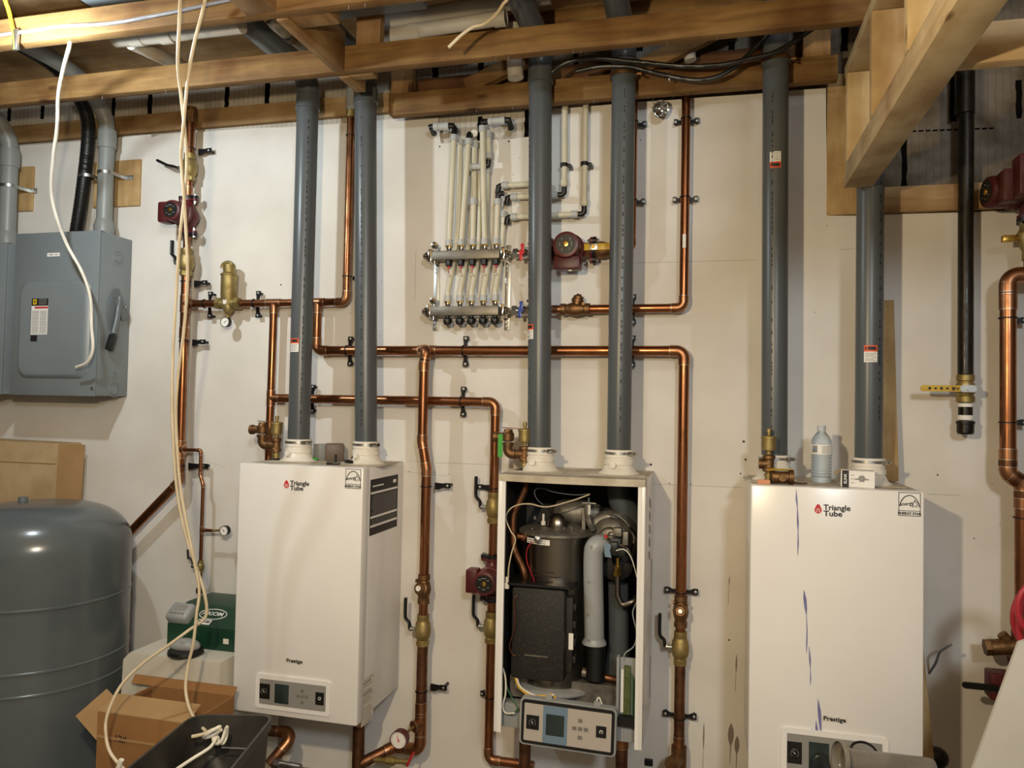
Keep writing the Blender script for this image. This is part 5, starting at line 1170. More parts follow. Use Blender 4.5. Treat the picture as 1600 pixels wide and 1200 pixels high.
# the plastic tubes feeding the manifold
def pex(label, pts, r=.0115, rings=(), elbows=(), g='translucent plastic heating tubes', cat='pipe', smooth=False):
    t = thing('plastic_tube', label, cat, min(pts, key=lambda p: p.z), g)
    MB().tube(bez(pts, 5) if smooth else pts, r, 16).build('tube', M['pex'], t, 50)
    for (p, d) in rings: MB().band(p, d, r, .024, .0035, 18).build('crimp_ring', M['pexring'], t, 30)
    for (p, d0, d1) in elbows:
        p = V(p); MB().tube([p - V(d0) * .024, p - V(d0) * .006, p + V(d1) * .006, p + V(d1) * .024], r * .95, 14).build('elbow', M['black'], t, 50)
    return t
ztops = [P(709, 212, YM).z, P(733, 218, YM).z, P(739, 312, YM).z, P(753, 198, YM).z, P(777, 312, YM).z]
names = ['first plastic tube from the left rising from the upper manifold rail', 'second plastic tube from the left rising from the upper manifold rail', 'short capped plastic tube, third on the upper manifold rail', 'fourth plastic tube from the left on the upper manifold rail, rising to the notch', 'fifth plastic tube on the upper manifold rail, ending in a black elbow']
xt5 = [P(709, 240, YM).x, P(732, 240, YM).x, xs5[2], P(753, 240, YM).x, P(778, 315, YM).x]
for i, x in enumerate(xs5):
    a = V((x, -YM, zU + .048)); b_ = V((xt5[i], -YM, ztops[i]))
    if i == 4:
        e = [(b_ + UP * .024, UP, RT)]
    elif i == 2: e = []
    else: e = [(b_ + UP * .024, UP, (0, 1, 0))]
    t = pex(names[i], [a, b_], rings=[(a + UP * .004, UP), (b_ - UP * .010, UP)], elbows=e)
    if i == 2: MB().cyl(b_ + UP * .0005, b_ + UP * .006, .0135, seg=16).build('end_cap', M['pexring'], t)
    # lower row: from the lower rail up, passing behind the upper rail, to the notch
    Yb = .032
    a = V((x, -YM, zL + .048)); xq_ = xt5[i] + .012; topz = [P(718, 218, Yb).z, P(738, 300, Yb).z, P(760, 420, Yb).z, P(765, 262, Yb).z, P(785, 330, Yb).z][i]
    if i == 1: topz = P(735, 222, Yb).z
    if i == 2: topz = P(741, 262, Yb).z
    nm = ['first', 'second', 'third', 'fourth', 'fifth'][i]
    t = pex('%s plastic tube from the left on the lower rail, passing behind the upper rail' % nm, [a, a + UP * .03, V((x + .002, -.062, a.z + .07)), V((x + .004, -.046, a.z + .12)), V((x + .006, -Yb, zU)), V((xq_, -Yb, zU + .12)), V((xq_, -Yb, topz - .05)), V((xq_, -Yb, topz))], rings=[(a + UP * .004, UP), (V((xq_, -Yb, topz - .014)), UP)], smooth=True)
# horizontal tubes at the right of the manifold
Yh = .05
for (x0_, x1_, py, yy, topy, lb) in ((770, 917, 291, 292, 0, 'horizontal plastic tube, top one of three, behind the third flue'), (784, 884, 309, 310, 1, 'horizontal plastic tube, middle one of three, turning up beside the third flue'), (784, 915, 340, 338, 1, 'horizontal plastic tube, lowest of three, turning up further right')):
    z = P(x0_, py, Yh).z; a = P(x0_ + 14, py, Yh); a.z = z
    if topy == 0: b_ = P(835, 289, Yh); b_.z = z
    else: b_ = P(x1_ - 12, py, Yh); b_.z = z
    el = [(a - RT * .028, DN if topy == 0 else RT, RT)] if 0 else []
    t = pex(lb, [a, b_], rings=[(a + RT * .014, RT), (b_ - RT * .014, RT)])
    MB().tube([a - V((.016, 0, .03)), a - V((.014, 0, .004)), a - V((.006, 0, 0)), a + RT * .012], .0112, 14).build('elbow', M['black'], t, 50)
    if topy:
        xe = b_.x + .024; zt_ = P(885 if x1_ < 900 else 917, 160, Yh).z; a2 = V((xe, -Yh, z + .03))
        MB().tube([b_ - RT * .012, b_ + RT * .016, V((xe, -Yh, z + .008)), V((xe, -Yh, z + .034))], .0112, 14).build('elbow', M['black'], t, 50)
        xt_ = P(883 if x1_ < 900 else 915, 170, Yh).x
        MB().tube(bez([a2, V((xe, -Yh, z + .15)), V((xt_ , -Yh, zt_ - .1)), V((xt_, -Yh, zt_ + .02))], 5), .0115, 16).band(a2 + UP * .016, UP, .0115, .024, .0035, 18).build('riser_tube', M['pex'], t, 50)
        zc = P(885, 258, Yh).z
        xc_ = xe * .4 + xt_ * .6
        k = thing('tube_clip', 'black plastic clip on the %s white riser tube right of the third flue' % ('left' if x1_ < 900 else 'right'), 'clip', V((xc_, 0, zc)), 'black tube clips')
        MB().band(V((xc_ - .001, -Yh, zc)), UP, .0125, .015, .003, 18).box(V((xc_ + .02, -.03, zc - .003)), (.014, .058, .012), None, .002).build('clip_body', M['black'], k)
# black and grey elbows in the notch
t = thing('tube_fitting', 'grey and black tube fitting at the left end of the notch above the manifold', 'fitting', P(690, 210, .08), 'tube fittings in the notch')
a, b_ = P(678, 198, .08), P(702, 197, .08)
MB().cyl(a, b_, .0155, seg=18).band(a.lerp(b_, .2), b_ - a, .0155, .016, .002, 18).band(a.lerp(b_, .85), b_ - a, .0155, .018, .002, 18).build('crimp_ring', M['pexring'], t, 35)
MB().tube([a, a - RT * .014, a - RT * .018 + V((0, .05, -.01))], .012, 12).tube([b_, b_ + RT * .014, b_ + V((.02, .02, -.012))], .0125, 12).build('elbow', M['black'], t)
t = thing('tube_fitting', 'grey and black tube fitting at the right of the notch, tight under the plate', 'fitting', P(775, 195, .08), 'tube fittings in the notch')
a, b_ = P(764, 190, .08), P(789, 188, .08)
MB().cyl(a, b_, .014, seg=18).band(a.lerp(b_, .1), b_ - a, .014, .016, .002, 18).band(a.lerp(b_, .88), b_ - a, .014, .018, .002, 18).build('crimp_ring', M['pexring'], t, 35)
MB().tube([a - RT * .002, a - RT * .014, a - RT * .03 + DN * .004], .012, 12).tube([b_, b_ + RT * .016, b_ + V((.018, .03, -.025))], .013, 12).build('elbow', M['black'], t)
t = thing('tube_fitting', 'short grey stub and black elbow between the second and fourth manifold tubes', 'fitting', P(745, 262, .06), 'tube fittings in the notch')
a, b_ = P(731, 261, .06), P(752, 260, .06)
MB().cyl(a, b_, .0125, seg=18).band(a.lerp(b_, .15), b_ - a, .0125, .02, .003, 18).build('crimp_ring', M['pexring'], t, 35)
c = P(763, 258, .06); MB().tube([b_, c, c + UP * .02], .012, 14).build('elbow', M['black'], t)
t = thing('tube_fitting', 'black elbow with white stub where the second manifold tube enters the wall', 'fitting', P(741, 208, .03), 'tube fittings in the notch')
MB().cyl(P(741, 212, .0), P(741, 208, .05), .014, seg=16).build('stub', M['whiteplastic'], t); 
pex('short plastic tube hanging behind the fourth manifold tube', [P(763, 205, .045), P(764, 245, .045)], rings=[(P(763, 212, .045), UP), (P(764, 244, .045), UP)])
# ---------------------------------------------------------------- electrical, left
def disconnect(label, x0, x1, z0, z1, Yf, full=True):
    t = thing('disconnect_box', label, 'electrical box', V(((x0 + x1) / 2, 0, z0)), 'grey electrical disconnect boxes')
    MB().bx(x0 + .004, x1 - .002, .001, Yf - .012, z0 + .003, z1 - .003, .003).build('box_body', M['panelgrey'], t, 30)
    MB().bx(x0, x1, Yf - .011, Yf, z0, z1, .004).bx(x0, x1, Yf - .03, Yf - .0112, z1 - .003, z1 + .001).build('door', M['panelgrey'], t, 30)
    w_ = x1 - x0; h = z1 - z0
    # embossed raised panel with rounded corners
    m = MB(); n = 40
    cx_, cz_ = (x0 + x1) / 2 + w_ * .005, z0 + h * .405; pw, ph = w_ * .84, h * .60
    loops = []
    for (ins, dy) in ((0, .0005), (.012, .014), (.02, .016), (.03, .016)):
        r = .05; lp = []
        for (sx, sy, a0) in ((1, 1, 0), (-1, 1, pi / 2), (-1, -1, pi), (1, -1, 1.5 * pi)):
            for k in range(7):
                a = a0 + pi / 2 * k / 6
                lp.append(V((cx_ + sx * (pw / 2 - ins - r) + r * math.cos(a), -(Yf + dy), cz_ + sy * (ph / 2 - ins - r) + r * math.sin(a))))
        loops.append(lp)
    vs = [v for lp in loops for v in lp]; N_ = len(loops[0]); fs = []
    for i in range(len(loops) - 1):
        for k in range(N_): fs.append((i * N_ + k, i * N_ + (k + 1) % N_, (i + 1) * N_ + (k + 1) % N_, (i + 1) * N_ + k))
    fs.append(tuple((len(loops) - 1) * N_ + k for k in range(N_))); m._add(vs, fs); m.build('raised_panel', M['panelgrey'], t, 60)
    # knockouts on the right side
    for (zz, rr_, yy) in ((z1 - .105, (.032, .019), Yf * .42), (z0 + .032, (.034, .022), Yf * .42), (z0 + .095, (.016, .008), Yf * .42)):
        m = MB()
        for r in rr_: m.ring(V((x1 - .001, -yy, zz)), RT, r, .0014, 28, 5)
        m.lathe(V((x1 - .003, -yy, zz)), RT, [(rr_[1] - .002, 0), (rr_[1] - .003, .003), (.001, .0035)], 20); m.build('knockout', M['panelgrey'], t, 30)
    # operating handle on the right side
    hz_ = z0 + h * .52; X = x1 + .003
    m = MB(); pl = []
    for k in range(17):
        a = pi * (.5 + k / 16); pl.append(V((X - .004, -(Yf * .42) + math.cos(a) * .055, hz_ + math.sin(a) * .11)))
    m.prism(pl, V((.012, 0, 0))); m.build('handle_guard', M['panelgrey_d'], t, 30)
    m = MB(); m.tube(bez([V((X + .012, -Yf * .42, hz_ + .07)), V((X + .016, -Yf * .5, hz_ - .02)), V((X + .02, -Yf * .62, hz_ - .10))], 4), .012, 8, flatz=.8)
    m.box(V((X + .010, -Yf * .35, hz_ + .02)), (.014, .05, .10), Matrix.Rotation(.5, 3, 'X'), .004); h_ = m.build('handle', M['panelgrey_d'], t)
    MB().box(V((X + .022, -Yf * .70, hz_ - .14)), (.026, .032, .075), Matrix.Rotation(-.35, 3, 'X'), .006).build('handle_grip', M['black'], h_)
    MB().hexa(V((X + .016, -Yf * .3, hz_ + .03)), V((X + .022, -Yf * .3, hz_ + .03)), .006).build('handle_bolt', M['steel'], h_)
    MB().box(V((X - .014, -Yf, z0 + .035)), (.012, .008, .016), None, .002).build('latch', M['steel'], t)
    if full:
        yy = Yf + .0165; lx = x0 + w_ * .265; m = MB()
        m.mi = 1; lw = w_ * .195; lz = z0 + h * .545; lb = z0 + h * .37
        m.bx(lx, lx + lw, yy, yy + .0005, lb, lz); m.mi = 0
        m.bx(lx, lx + lw, yy, yy + .0006, lz, lz + h * .045); m.bx(lx, lx + lw * .4, yy, yy + .0006, lb - h * .042, lb - h * .005)
        m.mi = 2; m.bx(lx + .008, lx + lw * .3, yy + .0006, yy + .001, lz + .006, lz + h * .04)
        m.mi = 0; m.bx(lx + .014, lx + lw * .24, yy + .001, yy + .0014, lz + .012, lz + h * .033); m.mi = 2; m.bx(lx + .018, lx + lw * .2, yy + .0014, yy + .0018, lz + .016, lz + h * .027)
        m.mi = 3; m.bx(lx + lw * .2, lx + lw, yy + .0006, yy + .001, lz - .012, lz - .004)
        m.mi = 4
        for k in range(16):
            z = lb + .006 + (lz - lb - .025) * k / 16
            m.bx(lx + .004, lx + lw * .46, yy + .0005, yy + .0008, z, z + .0028); m.bx(lx + lw * .53, lx + lw - .005, yy + .0005, yy + .0008, z, z + .0028)
        for k in range(4): m.bx(lx + lw * .44, lx + lw - .008, yy + .0006, yy + .001, lz + .007 + k * .007, lz + .0095 + k * .007)
        m.build('safety_label', [M['ink'], M['white'], M['yellowink'], M['redink'], M['inkgrey']], t)
        m = MB(); m.bx(x0 + w_ * .39, x0 + w_ * .54, Yf, Yf + .0006, z1 - h * .15, z1 - h * .128); m.mi = 1; m.bx(x0 + w_ * .42, x0 + w_ * .46, Yf + .0006, Yf + .001, z1 - h * .142, z1 - h * .136); m.bx(x0 + w_ * .49, x0 + w_ * .51, Yf + .0006, Yf + .001, z1 - h * .142, z1 - h * .136)
        m.build('paper_tag', [M['white'], M['inkgrey']], t)
        MB().bx(x0 + w_ * .42, x0 + w_ * .48, Yf * .3, Yf * .5, z1 + .0012, z1 + .014, .003).build('top_plug', M['black'], t)
    return t
a = P(24.5, 366, .2); b_ = P(152, 619, .2)
pz0, pz1 = CZ + .008, CZ + .740
disconnect('large grey disconnect box with safety label, right one of the two at the left', -3.064, -2.606, pz0, pz1, .2)
disconnect('second grey disconnect box, cut off by the left edge of the photo', -3.60, -3.115, pz0 + .0, pz1 - .035, .2, False)
# conduits
def conduit(label, px, pyt, pyb, Yc, r, m_, bendpts, name='conduit', cat='conduit', ribs=False, coup=None, bell=True):
    t_ = P(px[0], pyt, Yc); bz = pyb; x = (P(px[0], pyt, Yc).x + P(px[1], 340, Yc).x) / 2
    t = thing(name, label, cat, V((x, -Yc, bz)))
    top = V((x, -Yc, t_.z)); pts = [V((x, -Yc, bz)), top]
    arc = [top] + bendpts(top)
    if ribs:
        allp = [V((x - .05, -Yc, bz)), V((x - .022, -Yc, bz + .2))] + arc; path = bez(allp, 14); L = len(path)
        # corrugated: rib by varying the radius along the path
        fine = []
        for i in range(L - 1):
            for k in range(6): fine.append(path[i].lerp(path[i + 1], k / 6))
        fine.append(path[-1]); rad = []; s = 0
        for i, p in enumerate(fine):
            if i: s += (p - fine[i - 1]).length
            rad.append(r * (1 + .07 * math.sin(s * 2 * pi / .010)))
        MB().tube(fine, r, 16, radii=rad).build('hose', M[m_], t, 80)
    else:
        MB().cyl(V((x, -Yc, bz)), top, r, seg=26).build('pipe', M[m_], t, 60)
        MB().tube(bez(arc, 8), r * 1.0, 24).build('bend', M[m_], t, 60)
        MB().lathe(top + UP * .012, DN, [(r + .0003, 0), (r + .006, .001), (r + .006, .085), (r + .0003, .086)], 26, False).build('coupling', M[m_], t, 30)
        if bell: MB().lathe(V((x, -Yc, bz + .0005)), UP, [(r + .010, 0), (r + .010, .04), (r + .001, .07)], 26, False).build('bell_end', M[m_], t, 40)
    return t, x
fwd = lambda top: [top + V((0, -.02, .07)), top + V((-.01, -.09, .15)), top + V((-.02, -.22, .21)), top + V((-.03, -.6, .22)), top + V((-.04, -1.3, .22))]
t, xg = conduit('light grey conduit rising from the top right of the large disconnect box', (166, 165), 208, pz1 + .005, .09, .034, 'conduit', fwd)
tC = t
t, xg2 = conduit('light grey conduit at the left edge rising from the second disconnect box', (16, 12), 238, pz1 - .03, .09, .037, 'conduit', fwd)
t, xf = conduit('black corrugated flexible conduit entering the large disconnect box from above', (139, 132), 210, pz1 + .005, .09, .028, 'black', lambda top: [top + V((-.02, -.01, .12)), top + V((-.07, -.05, .22)), top + V((-.12, -.14, .30)), top + V((-.18, -.5, .33)), top + V((-.2, -1.1, .33))], 'flexible_conduit', 'conduit', True)
for (x, py, r, lb) in ((xg, 272, .034, 'zinc conduit strap on the light grey conduit above the large disconnect box'), (xg2, 283, .037, 'zinc conduit strap on the conduit at the left edge'), (xf, 275, .030, 'zinc strap round the black corrugated conduit')):
    z = P(150, py, .09).z; k = thing('conduit_strap', lb, 'strap', V((x, 0, z)), 'zinc conduit straps')
    MB().band(V((x, -.09, z)), UP, r + .0012, .014, .002, 26).build('strap_band', M['steel'], k, 30)
    MB().bx(x + r - .002, x + r + .05, .016, .019, z - .011, z + .009).bx(x + r - .0, x + r + .003, .016, .09, z - .008, z + .008).build('strap_foot', M['steel'], k)
    MB().hexa(V((x + r + .036, -.019, z)), V((x + r + .036, -.025, z)), .007).build('screw', M['steel'], k)

# ---------------------------------------------------------------- expansion tank
TR = .335; TY = .475; tr = P(163.5, 900, TY)
# centre so that the right silhouette meets the photo
cx_t = -2.272 - TR + .018
tz = P(36, 782, TY).z
t = thing('expansion_tank', 'big glossy grey steel tank with domed top at the lower left', 'tank', V((cx_t, -TY, 0)))
prof = [(TR * .9, 0), (TR, .05)]
H = tz
body = H - .17
z1_, z2_, z3_ = P(40, 968, .81).z, P(40, 1071, .81).z, P(40, 1108, .81).z
def ringz(z): return [(TR, z - .006), (TR + .0035, z - .003), (TR + .0035, z + .003), (TR, z + .006)]
pr = [(TR * .92, .02), (TR, .06)] + ringz(z3_) + ringz(z2_) + ringz(z1_) + [(TR, body)]
for k in range(1, 13):
    a = pi / 2 * k / 12; pr.append((TR * math.cos(a) ** .62 if k < 12 else .001, body + .17 * math.sin(a)))
MB().lathe(V((cx_t, -TY, 0)), UP, pr, 72).build('tank_shell', M['tank'], t, 28)
MB().lathe(V((cx_t, -TY, 0)), UP, [(TR * .88, 0), (TR * .88, .05)], 48, True).build('tank_base', M['black'], t)
p = P(36, 784, TY); MB().lathe(V((p.x, -TY, H - .008)), UP, [(.018, 0), (.018, .022), (.001, .023)], 18).build('valve_plug', M['panelgrey_d'], t, 30)
p = P(119, 793, TY - .12); p.z = P(119, 791, TY - .12).z
MB().lathe(p - UP * .03, UP, [(.024, 0), (.024, .03), (.014, .032), (.012, .045), (.001, .046)], 16).build('valve_cap', M['black'], t, 30)
# ---------------------------------------------------------------- cardboard and feeder
xa = P(117, 690, .08).x
t = thing('cardboard_box', 'tall pale cardboard carton leaning at the wall behind the grey tank', 'box', V((-3.2, -.1, 0)))
zt_ = CZ - .195
m = MB(); x1_ = P(90, 690, .17).x
m.prism([V((-3.75, -.165, 0)), V((-3.75, -.165, zt_)), V((x1_, -.165, zt_ - .012)), V((x1_ - .03, -.165, 0))], V((0, .13, 0))); m.build('carton_body', M['card_lt'], t)
m = MB(); m.prism([V((x1_ + .0005, -.165, zt_ - .012)), V((xa + .02, -.045, zt_ - .02)), V((xa - .02, -.05, 0)), V((x1_ - .0295, -.165, 0))], V((.003, .001, 0))); m.build('carton_side', M['card'], t)
m = MB(); m.bx(-3.74, x1_ - .012, .1655, .1662, zt_ - .105, zt_ - .101); m.build('crease', M['card_d'], t)

def boxflap(par, name, pts, th, m_): return MB().prism(pts, th).build(name, m_, par)
# open carton below the feeder
Yb0, Yb1 = .49, .75
zr = P(250, 1113, Yb0 + .02).z
x0_, x1_ = P(203, 1113, Yb0).x, P(364, 1113, Yb0).x
t = thing('cardboard_box', 'open brown cardboard box with raised flaps behind the black bin', 'box', V(((x0_ + x1_) / 2, -.42, 0)))
xl = P(152, 1130, Yb1).x; xr_ = x1_; zf = P(220, 1122, Yb1).z
m = MB()
m.bx(xl, xr_, Yb1 - .005, Yb1, 0, zf); m.bx(xl, xl + .005, Yb0, Yb1 - .005, 0, zf - .001); m.bx(xr_ - .005, xr_, Yb0, Yb1 - .005, 0, zf - .001); m.bx(xl, xr_, Yb0 - .005, Yb0, 0, zf); m.bx(xl + .006, xr_ - .006, Yb0, Yb1 - .006, 0, .006)
m.build('carton_body', M['card_d'], t)
za_, zb__ = P(285, 1112, Yb0).z, P(285, 1063, Yb0 - .02).z
boxflap(t, 'back_flap', [V((x0_, -Yb0, zf + .001)), V((xr_, -Yb0, zf + .001)), V((xr_, -Yb0 + .02, zb__)), V((x0_, -Yb0 + .02, zb__))], V((0, .004, 0)), M['card_d'])
boxflap(t, 'front_flap', [V((xl, -Yb1 + .001, zf + .001)), V((xr_, -Yb1 + .001, zf + .001)), V((xr_ - .01, -Yb1 + .085, zf + .03)), V((xl + .01, -Yb1 + .085, zf + .03))], V((0, .001, .004)), M['card'])
q = [P(120, 1119, Yb1 + .02), P(168, 1077, Yb1 - .12), P(200, 1111, Yb1 - .14), P(152, 1156, Yb1 + .0)]
boxflap(t, 'side_flap', q, V((-.002, -.004, .002)), M['card'])
m = MB(); zc_ = P(220, 1160, Yb1).z; m.bx(xl, xr_, Yb1 + .0002, Yb1 + .003, zc_ - .004, zc_ + .003); m.build('crease', M['card'], t)
text('box_marking', '12#', (P(188, 1155, Yb1).x, -Yb1 - .0004, P(188, 1155, Yb1).z), .032, M['ink'], t, bold=.0004)
# glycol feeder
fx0, fx1 = P(272, 985, .3).x, -1.758; fz0, fz1 = P(320, 1011, .32).z, P(310, 933, .15).z
t = thing('feeder_unit', 'dark green plastic glycol feeder housing with a small grey control pod', 'pump unit', V(((fx0 + fx1) / 2, -.2, fz0)))
xl_, xr_2 = fx0, fx1
m = MB()
prof = [(.06, fz0), (.34, fz0), (.34, fz0 + .085), (.24, fz1 - .006), (.225, fz1), (.06, fz1)]
m.prism([V((xl_, -y, z)) for (y, z) in prof], V((xr_2 - xl_, 0, 0))); o_ = m.build('housing', M['greenbox'], t)
# sloping face: text and oval
a = V((0, -.34, fz0 + .085)); b_ = V((0, -.24, fz1 - .006)); sl = math.atan2(b_.z - a.z, b_.y - a.y); n = V((0, -math.sin(sl), math.cos(sl)))
def onface(x, f): p = a.lerp(b_, f); return V((x, p.y, p.z)) + n * .001
xc_ = P(333, 952, .28).x; cc = onface(xc_, .62); du = (b_ - a).normalized()
MB().tube([cc + RT * math.cos(k * pi / 16) * .06 + du * math.sin(k * pi / 16) * .028 for k in range(32)], .0018, 5, closed=True).build('logo_ring', M['white'], t)
text('brand_text', 'AXIOM', tuple(cc + n * .002), .029, M['white'], t, rot=(sl, 0, 0), bold=.0004)
c2 = onface(xc_ - .012, .22); m = MB(); m.prism([c2 - RT * .03 - du * .013, c2 + RT * .03 - du * .013, c2 + RT * .03 + du * .013, c2 - RT * .03 + du * .013], n * .0006); m.build('model_plate', M['white'], t)
text('model_text', 'MF150', tuple(c2 + n * .0025), .018, M['ink'], t, rot=(sl, 0, 0), bold=.0004)
p = P(353, 1003, .34); MB().bx(p.x - .012, p.x + .012, .34, .3408, p.z - .008, p.z + .012).build('rating_sticker', M['whiteplastic'], t)
# control pod
pc = onface(P(287, 960, .3).x, .36) + n * .016
Rp = Matrix.Rotation(sl - pi / 2 + .15, 3, 'X')
MB().box(pc, (.098, .05, .078), Rp @ Matrix.Rotation(0, 3, 'Z'), .012).build('control_pod', M['pvc_lt'], t, 50)
pn = Rp @ V((0, -1, 0)); pu = Rp @ V((0, 0, 1))
MB().rrect(pc + pn * .0255 + pu * .010, RT, pu, .054, .026, .004, pn * .001).build('pod_screen', M['ctrlgrey'], t, 30)
m = MB()
for k in range(4): m.rrect(pc + pn * .0255 - pu * .018 + RT * (-.026 + .0175 * k), RT, pu, .011, .008, .002, pn * .0015)
m.build('pod_buttons', M['button'], t, 30)
MB().cyl(V((xt2, -Yt, fz1 + .0005)), V((xt2, -Yt, fz1 + .02)), .016, seg=16).build('inlet_collar', M['black'], t)
# its white tank
ztk = fz0 - .001; xw0 = P(237, 1040, .3).x
t = thing('feeder_tank', 'translucent white plastic tank under the green glycol feeder', 'tank', V(((xw0 + fx1) / 2, -.2, 0)))
m = MB(); m.prism([V((xw0 - .02, -.04, 0)), V((xw0, -.04, ztk - .03)), V((xw0 + .03, -.04, ztk)), V((fx1, -.04, ztk)), V((fx1, -.04, 0))], V((0, -.0, 0)) if 0 else V((0, -.42, 0)))
m.bm.normal_update(); m.build('tank_body', M['whitetank'], t)
p = P(289, 1003, .42)
t = thing('pressure_switch', 'small grey and black oval sander lying on the white feeder tank', 'tool', V((p.x, -.28, ztk)))
MB().sph(V((p.x, -.42, ztk + .036)), .062, 1.05, .62, .42, 20).build('tool_body', M['pvc_lt'], t)
MB().lathe(V((p.x + .004, -.42, ztk + .001)), UP, [(.058, 0), (.066, .008), (.064, .02), (.05, .026)], 24).build('tool_pad', M['black'], t, 30)
MB().lathe(V((p.x + .008, -.447, ztk + .048)), V((0, -.8, .5)), [(.012, 0), (.012, .004), (.006, .005), (.001, .005)], 14).build('tool_knob', M['ctrlgrey'], t)
t['category'] = 'tool'; t.name = 'palm_sander'

# ---------------------------------------------------------------- black bin
zr = CZ - 1.0
BL, BR, FRr, FLf = PZ(302, 1117, zr), PZ(428, 1117, zr), PZ(352, 1212, zr), PZ(185, 1212, zr)
FRr = BR + (FRr - BR) * 1.05; FLf = BL + (FLf - BL) * 1.0
def rloop(cs, r, z, sc=1.0, n=5):
    c0 = sum(cs, V((0, 0, 0))) / 4; cs = [c0 + (c - c0) * sc for c in cs]; out = []
    for i in range(4):
        p = cs[i]; a = (cs[i - 1] - p).normalized(); b = (cs[(i + 1) % 4] - p).normalized()
        A, B = p + a * r, p + b * r
        for k in range(n + 1):
            t_ = k / n; q = A * (1 - t_) ** 2 + p * 2 * t_ * (1 - t_) + B * t_ ** 2; out.append(V((q.x, q.y, z)))
    return out
cs = [BL, BR, FRr, FLf]
t = thing('plastic_bin', 'black plastic bin full of scrap at the bottom left, in front of the cardboard box', 'bin', V((sum(c.x for c in cs) / 4, sum(c.y for c in cs) / 4, 0)))
m = MB(); loops = [rloop(cs, .05, 0, .80), rloop(cs, .05, zr - .03, .985), rloop(cs, .055, zr - .03, 1.03), rloop(cs, .055, zr, 1.03), rloop(cs, .05, zr, .975), rloop(cs, .05, zr - .05, .955), rloop(cs, .05, .015, .77)]
vs = [v for l in loops for v in l]; N_ = len(loops[0]); fs = []
for i in range(len(loops) - 1):
    for k in range(N_): fs.append((i * N_ + k, i * N_ + (k + 1) % N_, (i + 1) * N_ + (k + 1) % N_, (i + 1) * N_ + k))
fs += [tuple(range(N_))[::-1], tuple((len(loops) - 1) * N_ + k for k in range(N_))]; m._add(vs, fs); m.build('bin_shell', M['bin'], t, 40)
c0 = sum(cs, V((0, 0, 0))) / 4
# scrap inside: dark rubber sleeve and thin wire
p0 = P(325, 1168, .95); 
p1 = P(322, 1158, .80); p2 = P(352, 1222, .84)
m = MB(); m.lathe(p1, p2 - p1, [(.034, 0), (.037, 0), (.037, .005), (.036, .2), (.032, .2), (.032, .004), (.034, 0)], 24, False)
tag(m.build('rubber_sleeve', M['hosegrey']), 'dark rubber pipe sleeve sticking up out of the black bin', 'sleeve')
def cable(label, pts, r, m_='cable', name='cable', cat='cable', grp=None, n=10):
    return tag(MB().tube(bez(pts, n), r, 9).build(name, M[m_]), label, cat, grp)
cable('thin light wire lying inside the black bin behind the knot', [P(346, 1168, .9), P(370, 1169, .88), P(388, 1170, .86)], .002, 'cablegrey')

# ---------------------------------------------------------------- hanging cables
YA = .95
def pc_(lst): return [P(*p) for p in lst]
cable('white cable with a bare end hanging in front of the large disconnect box', pc_([(112, 56, .97), (107, 78, .93), (98, 112, .84), (91, 150, .75), (89, 200, .65), (83, 245, .57), (80, 300, .48), (90, 345, .42), (106, 385, .36), (128, 425, .33), (141, 465, .31), (143, 510, .30), (145, 545, .29), (136, 566, .28), (119, 574, .27)]), .0066, 'cablewhite')
A_ = [(283, -20, 1.05), (280, 40, 1.05), (278, 100, 1.0), (283, 150, .95), (289, 205, .9), (292, 250, .86), (289, 300, .83), (281, 370, .8), (277, 430, .78), (273, 500, .76), (270, 560, .74), (269, 620, .73), (271, 690, .72), (277, 770, .71), (290, 835, .70), (308, 890, .69), (319, 925, .69), (323, 955, .69), (316, 970, .70), (296, 984, .72), (262, 1009, .76), (224, 1036, .80), (190, 1070, .84), (170, 1110, .88), (165, 1140, .9), (172, 1175, .92), (196, 1205, .94)]
cable('cream cable hanging from the joists, looping left in front of the open cardboard box', pc_(A_), .0052)
B_ = [(325, -20, 1.05), (316, 20, 1.02), (303, 70, 1.0), (294, 120, .97), (289, 170, .94), (285, 215, .91), (283, 250, .88), (287, 300, .86), (290, 350, .83), (293, 410, .81), (292, 460, .79), (287, 520, .77), (279, 580, .75), (275, 640, .74), (277, 700, .73), (283, 770, .73), (300, 860, .72), (311, 920, .72), (307, 960, .73), (302, 1005, .74), (294, 1040, .75), (290, 1075, .77), (296, 1107, .80), (308, 1128, .83), (322, 1143, .86)]
cable('cream cable hanging from the joists, straight down into the black bin', pc_(B_), .0052)
kn = [(346, 1140, .90), (330, 1150, .90), (318, 1152, .91), (325, 1146, .92), (338, 1138, .91), (344, 1136, .90), (340, 1146, .89), (333, 1155, .9), (338, 1162, .91), (346, 1158, .91), (352, 1142, .9), (355, 1136, .9), (354, 1150, .89), (349, 1161, .9), (343, 1160, .9), (339, 1152, .91), (328, 1168, .93), (300, 1186, .97), (270, 1206, 1.0)]
cable('white cable tied in a loose knot at the rim of the black bin', pc_(kn), .0052, 'cablewhite', 'knotted_cable', n=6)
cable('flat cable end sticking out left of the knot above the black bin', pc_([(300, 1151, .93), (318, 1147, .92), (333, 1140, .91), (345, 1139, .9)]), .0055, 'cable', 'knotted_cable')
cable('white cable tip poking up at the lower left beside the black bin', pc_([(183, 1205, .95), (187, 1195, .95), (190, 1187, .95)]), .008, 'cablewhite')
cable('short cream cable end dangling from the top centre of the photo', [V((P(800, -30, .75).x, -.75, ZC - .002))] + pc_([(798, -20, .75), (785, 8, .75), (772, 26, .76), (755, 38, .77), (740, 42, .78), (722, 54, .79), (701, 74, .8)]), .0052)
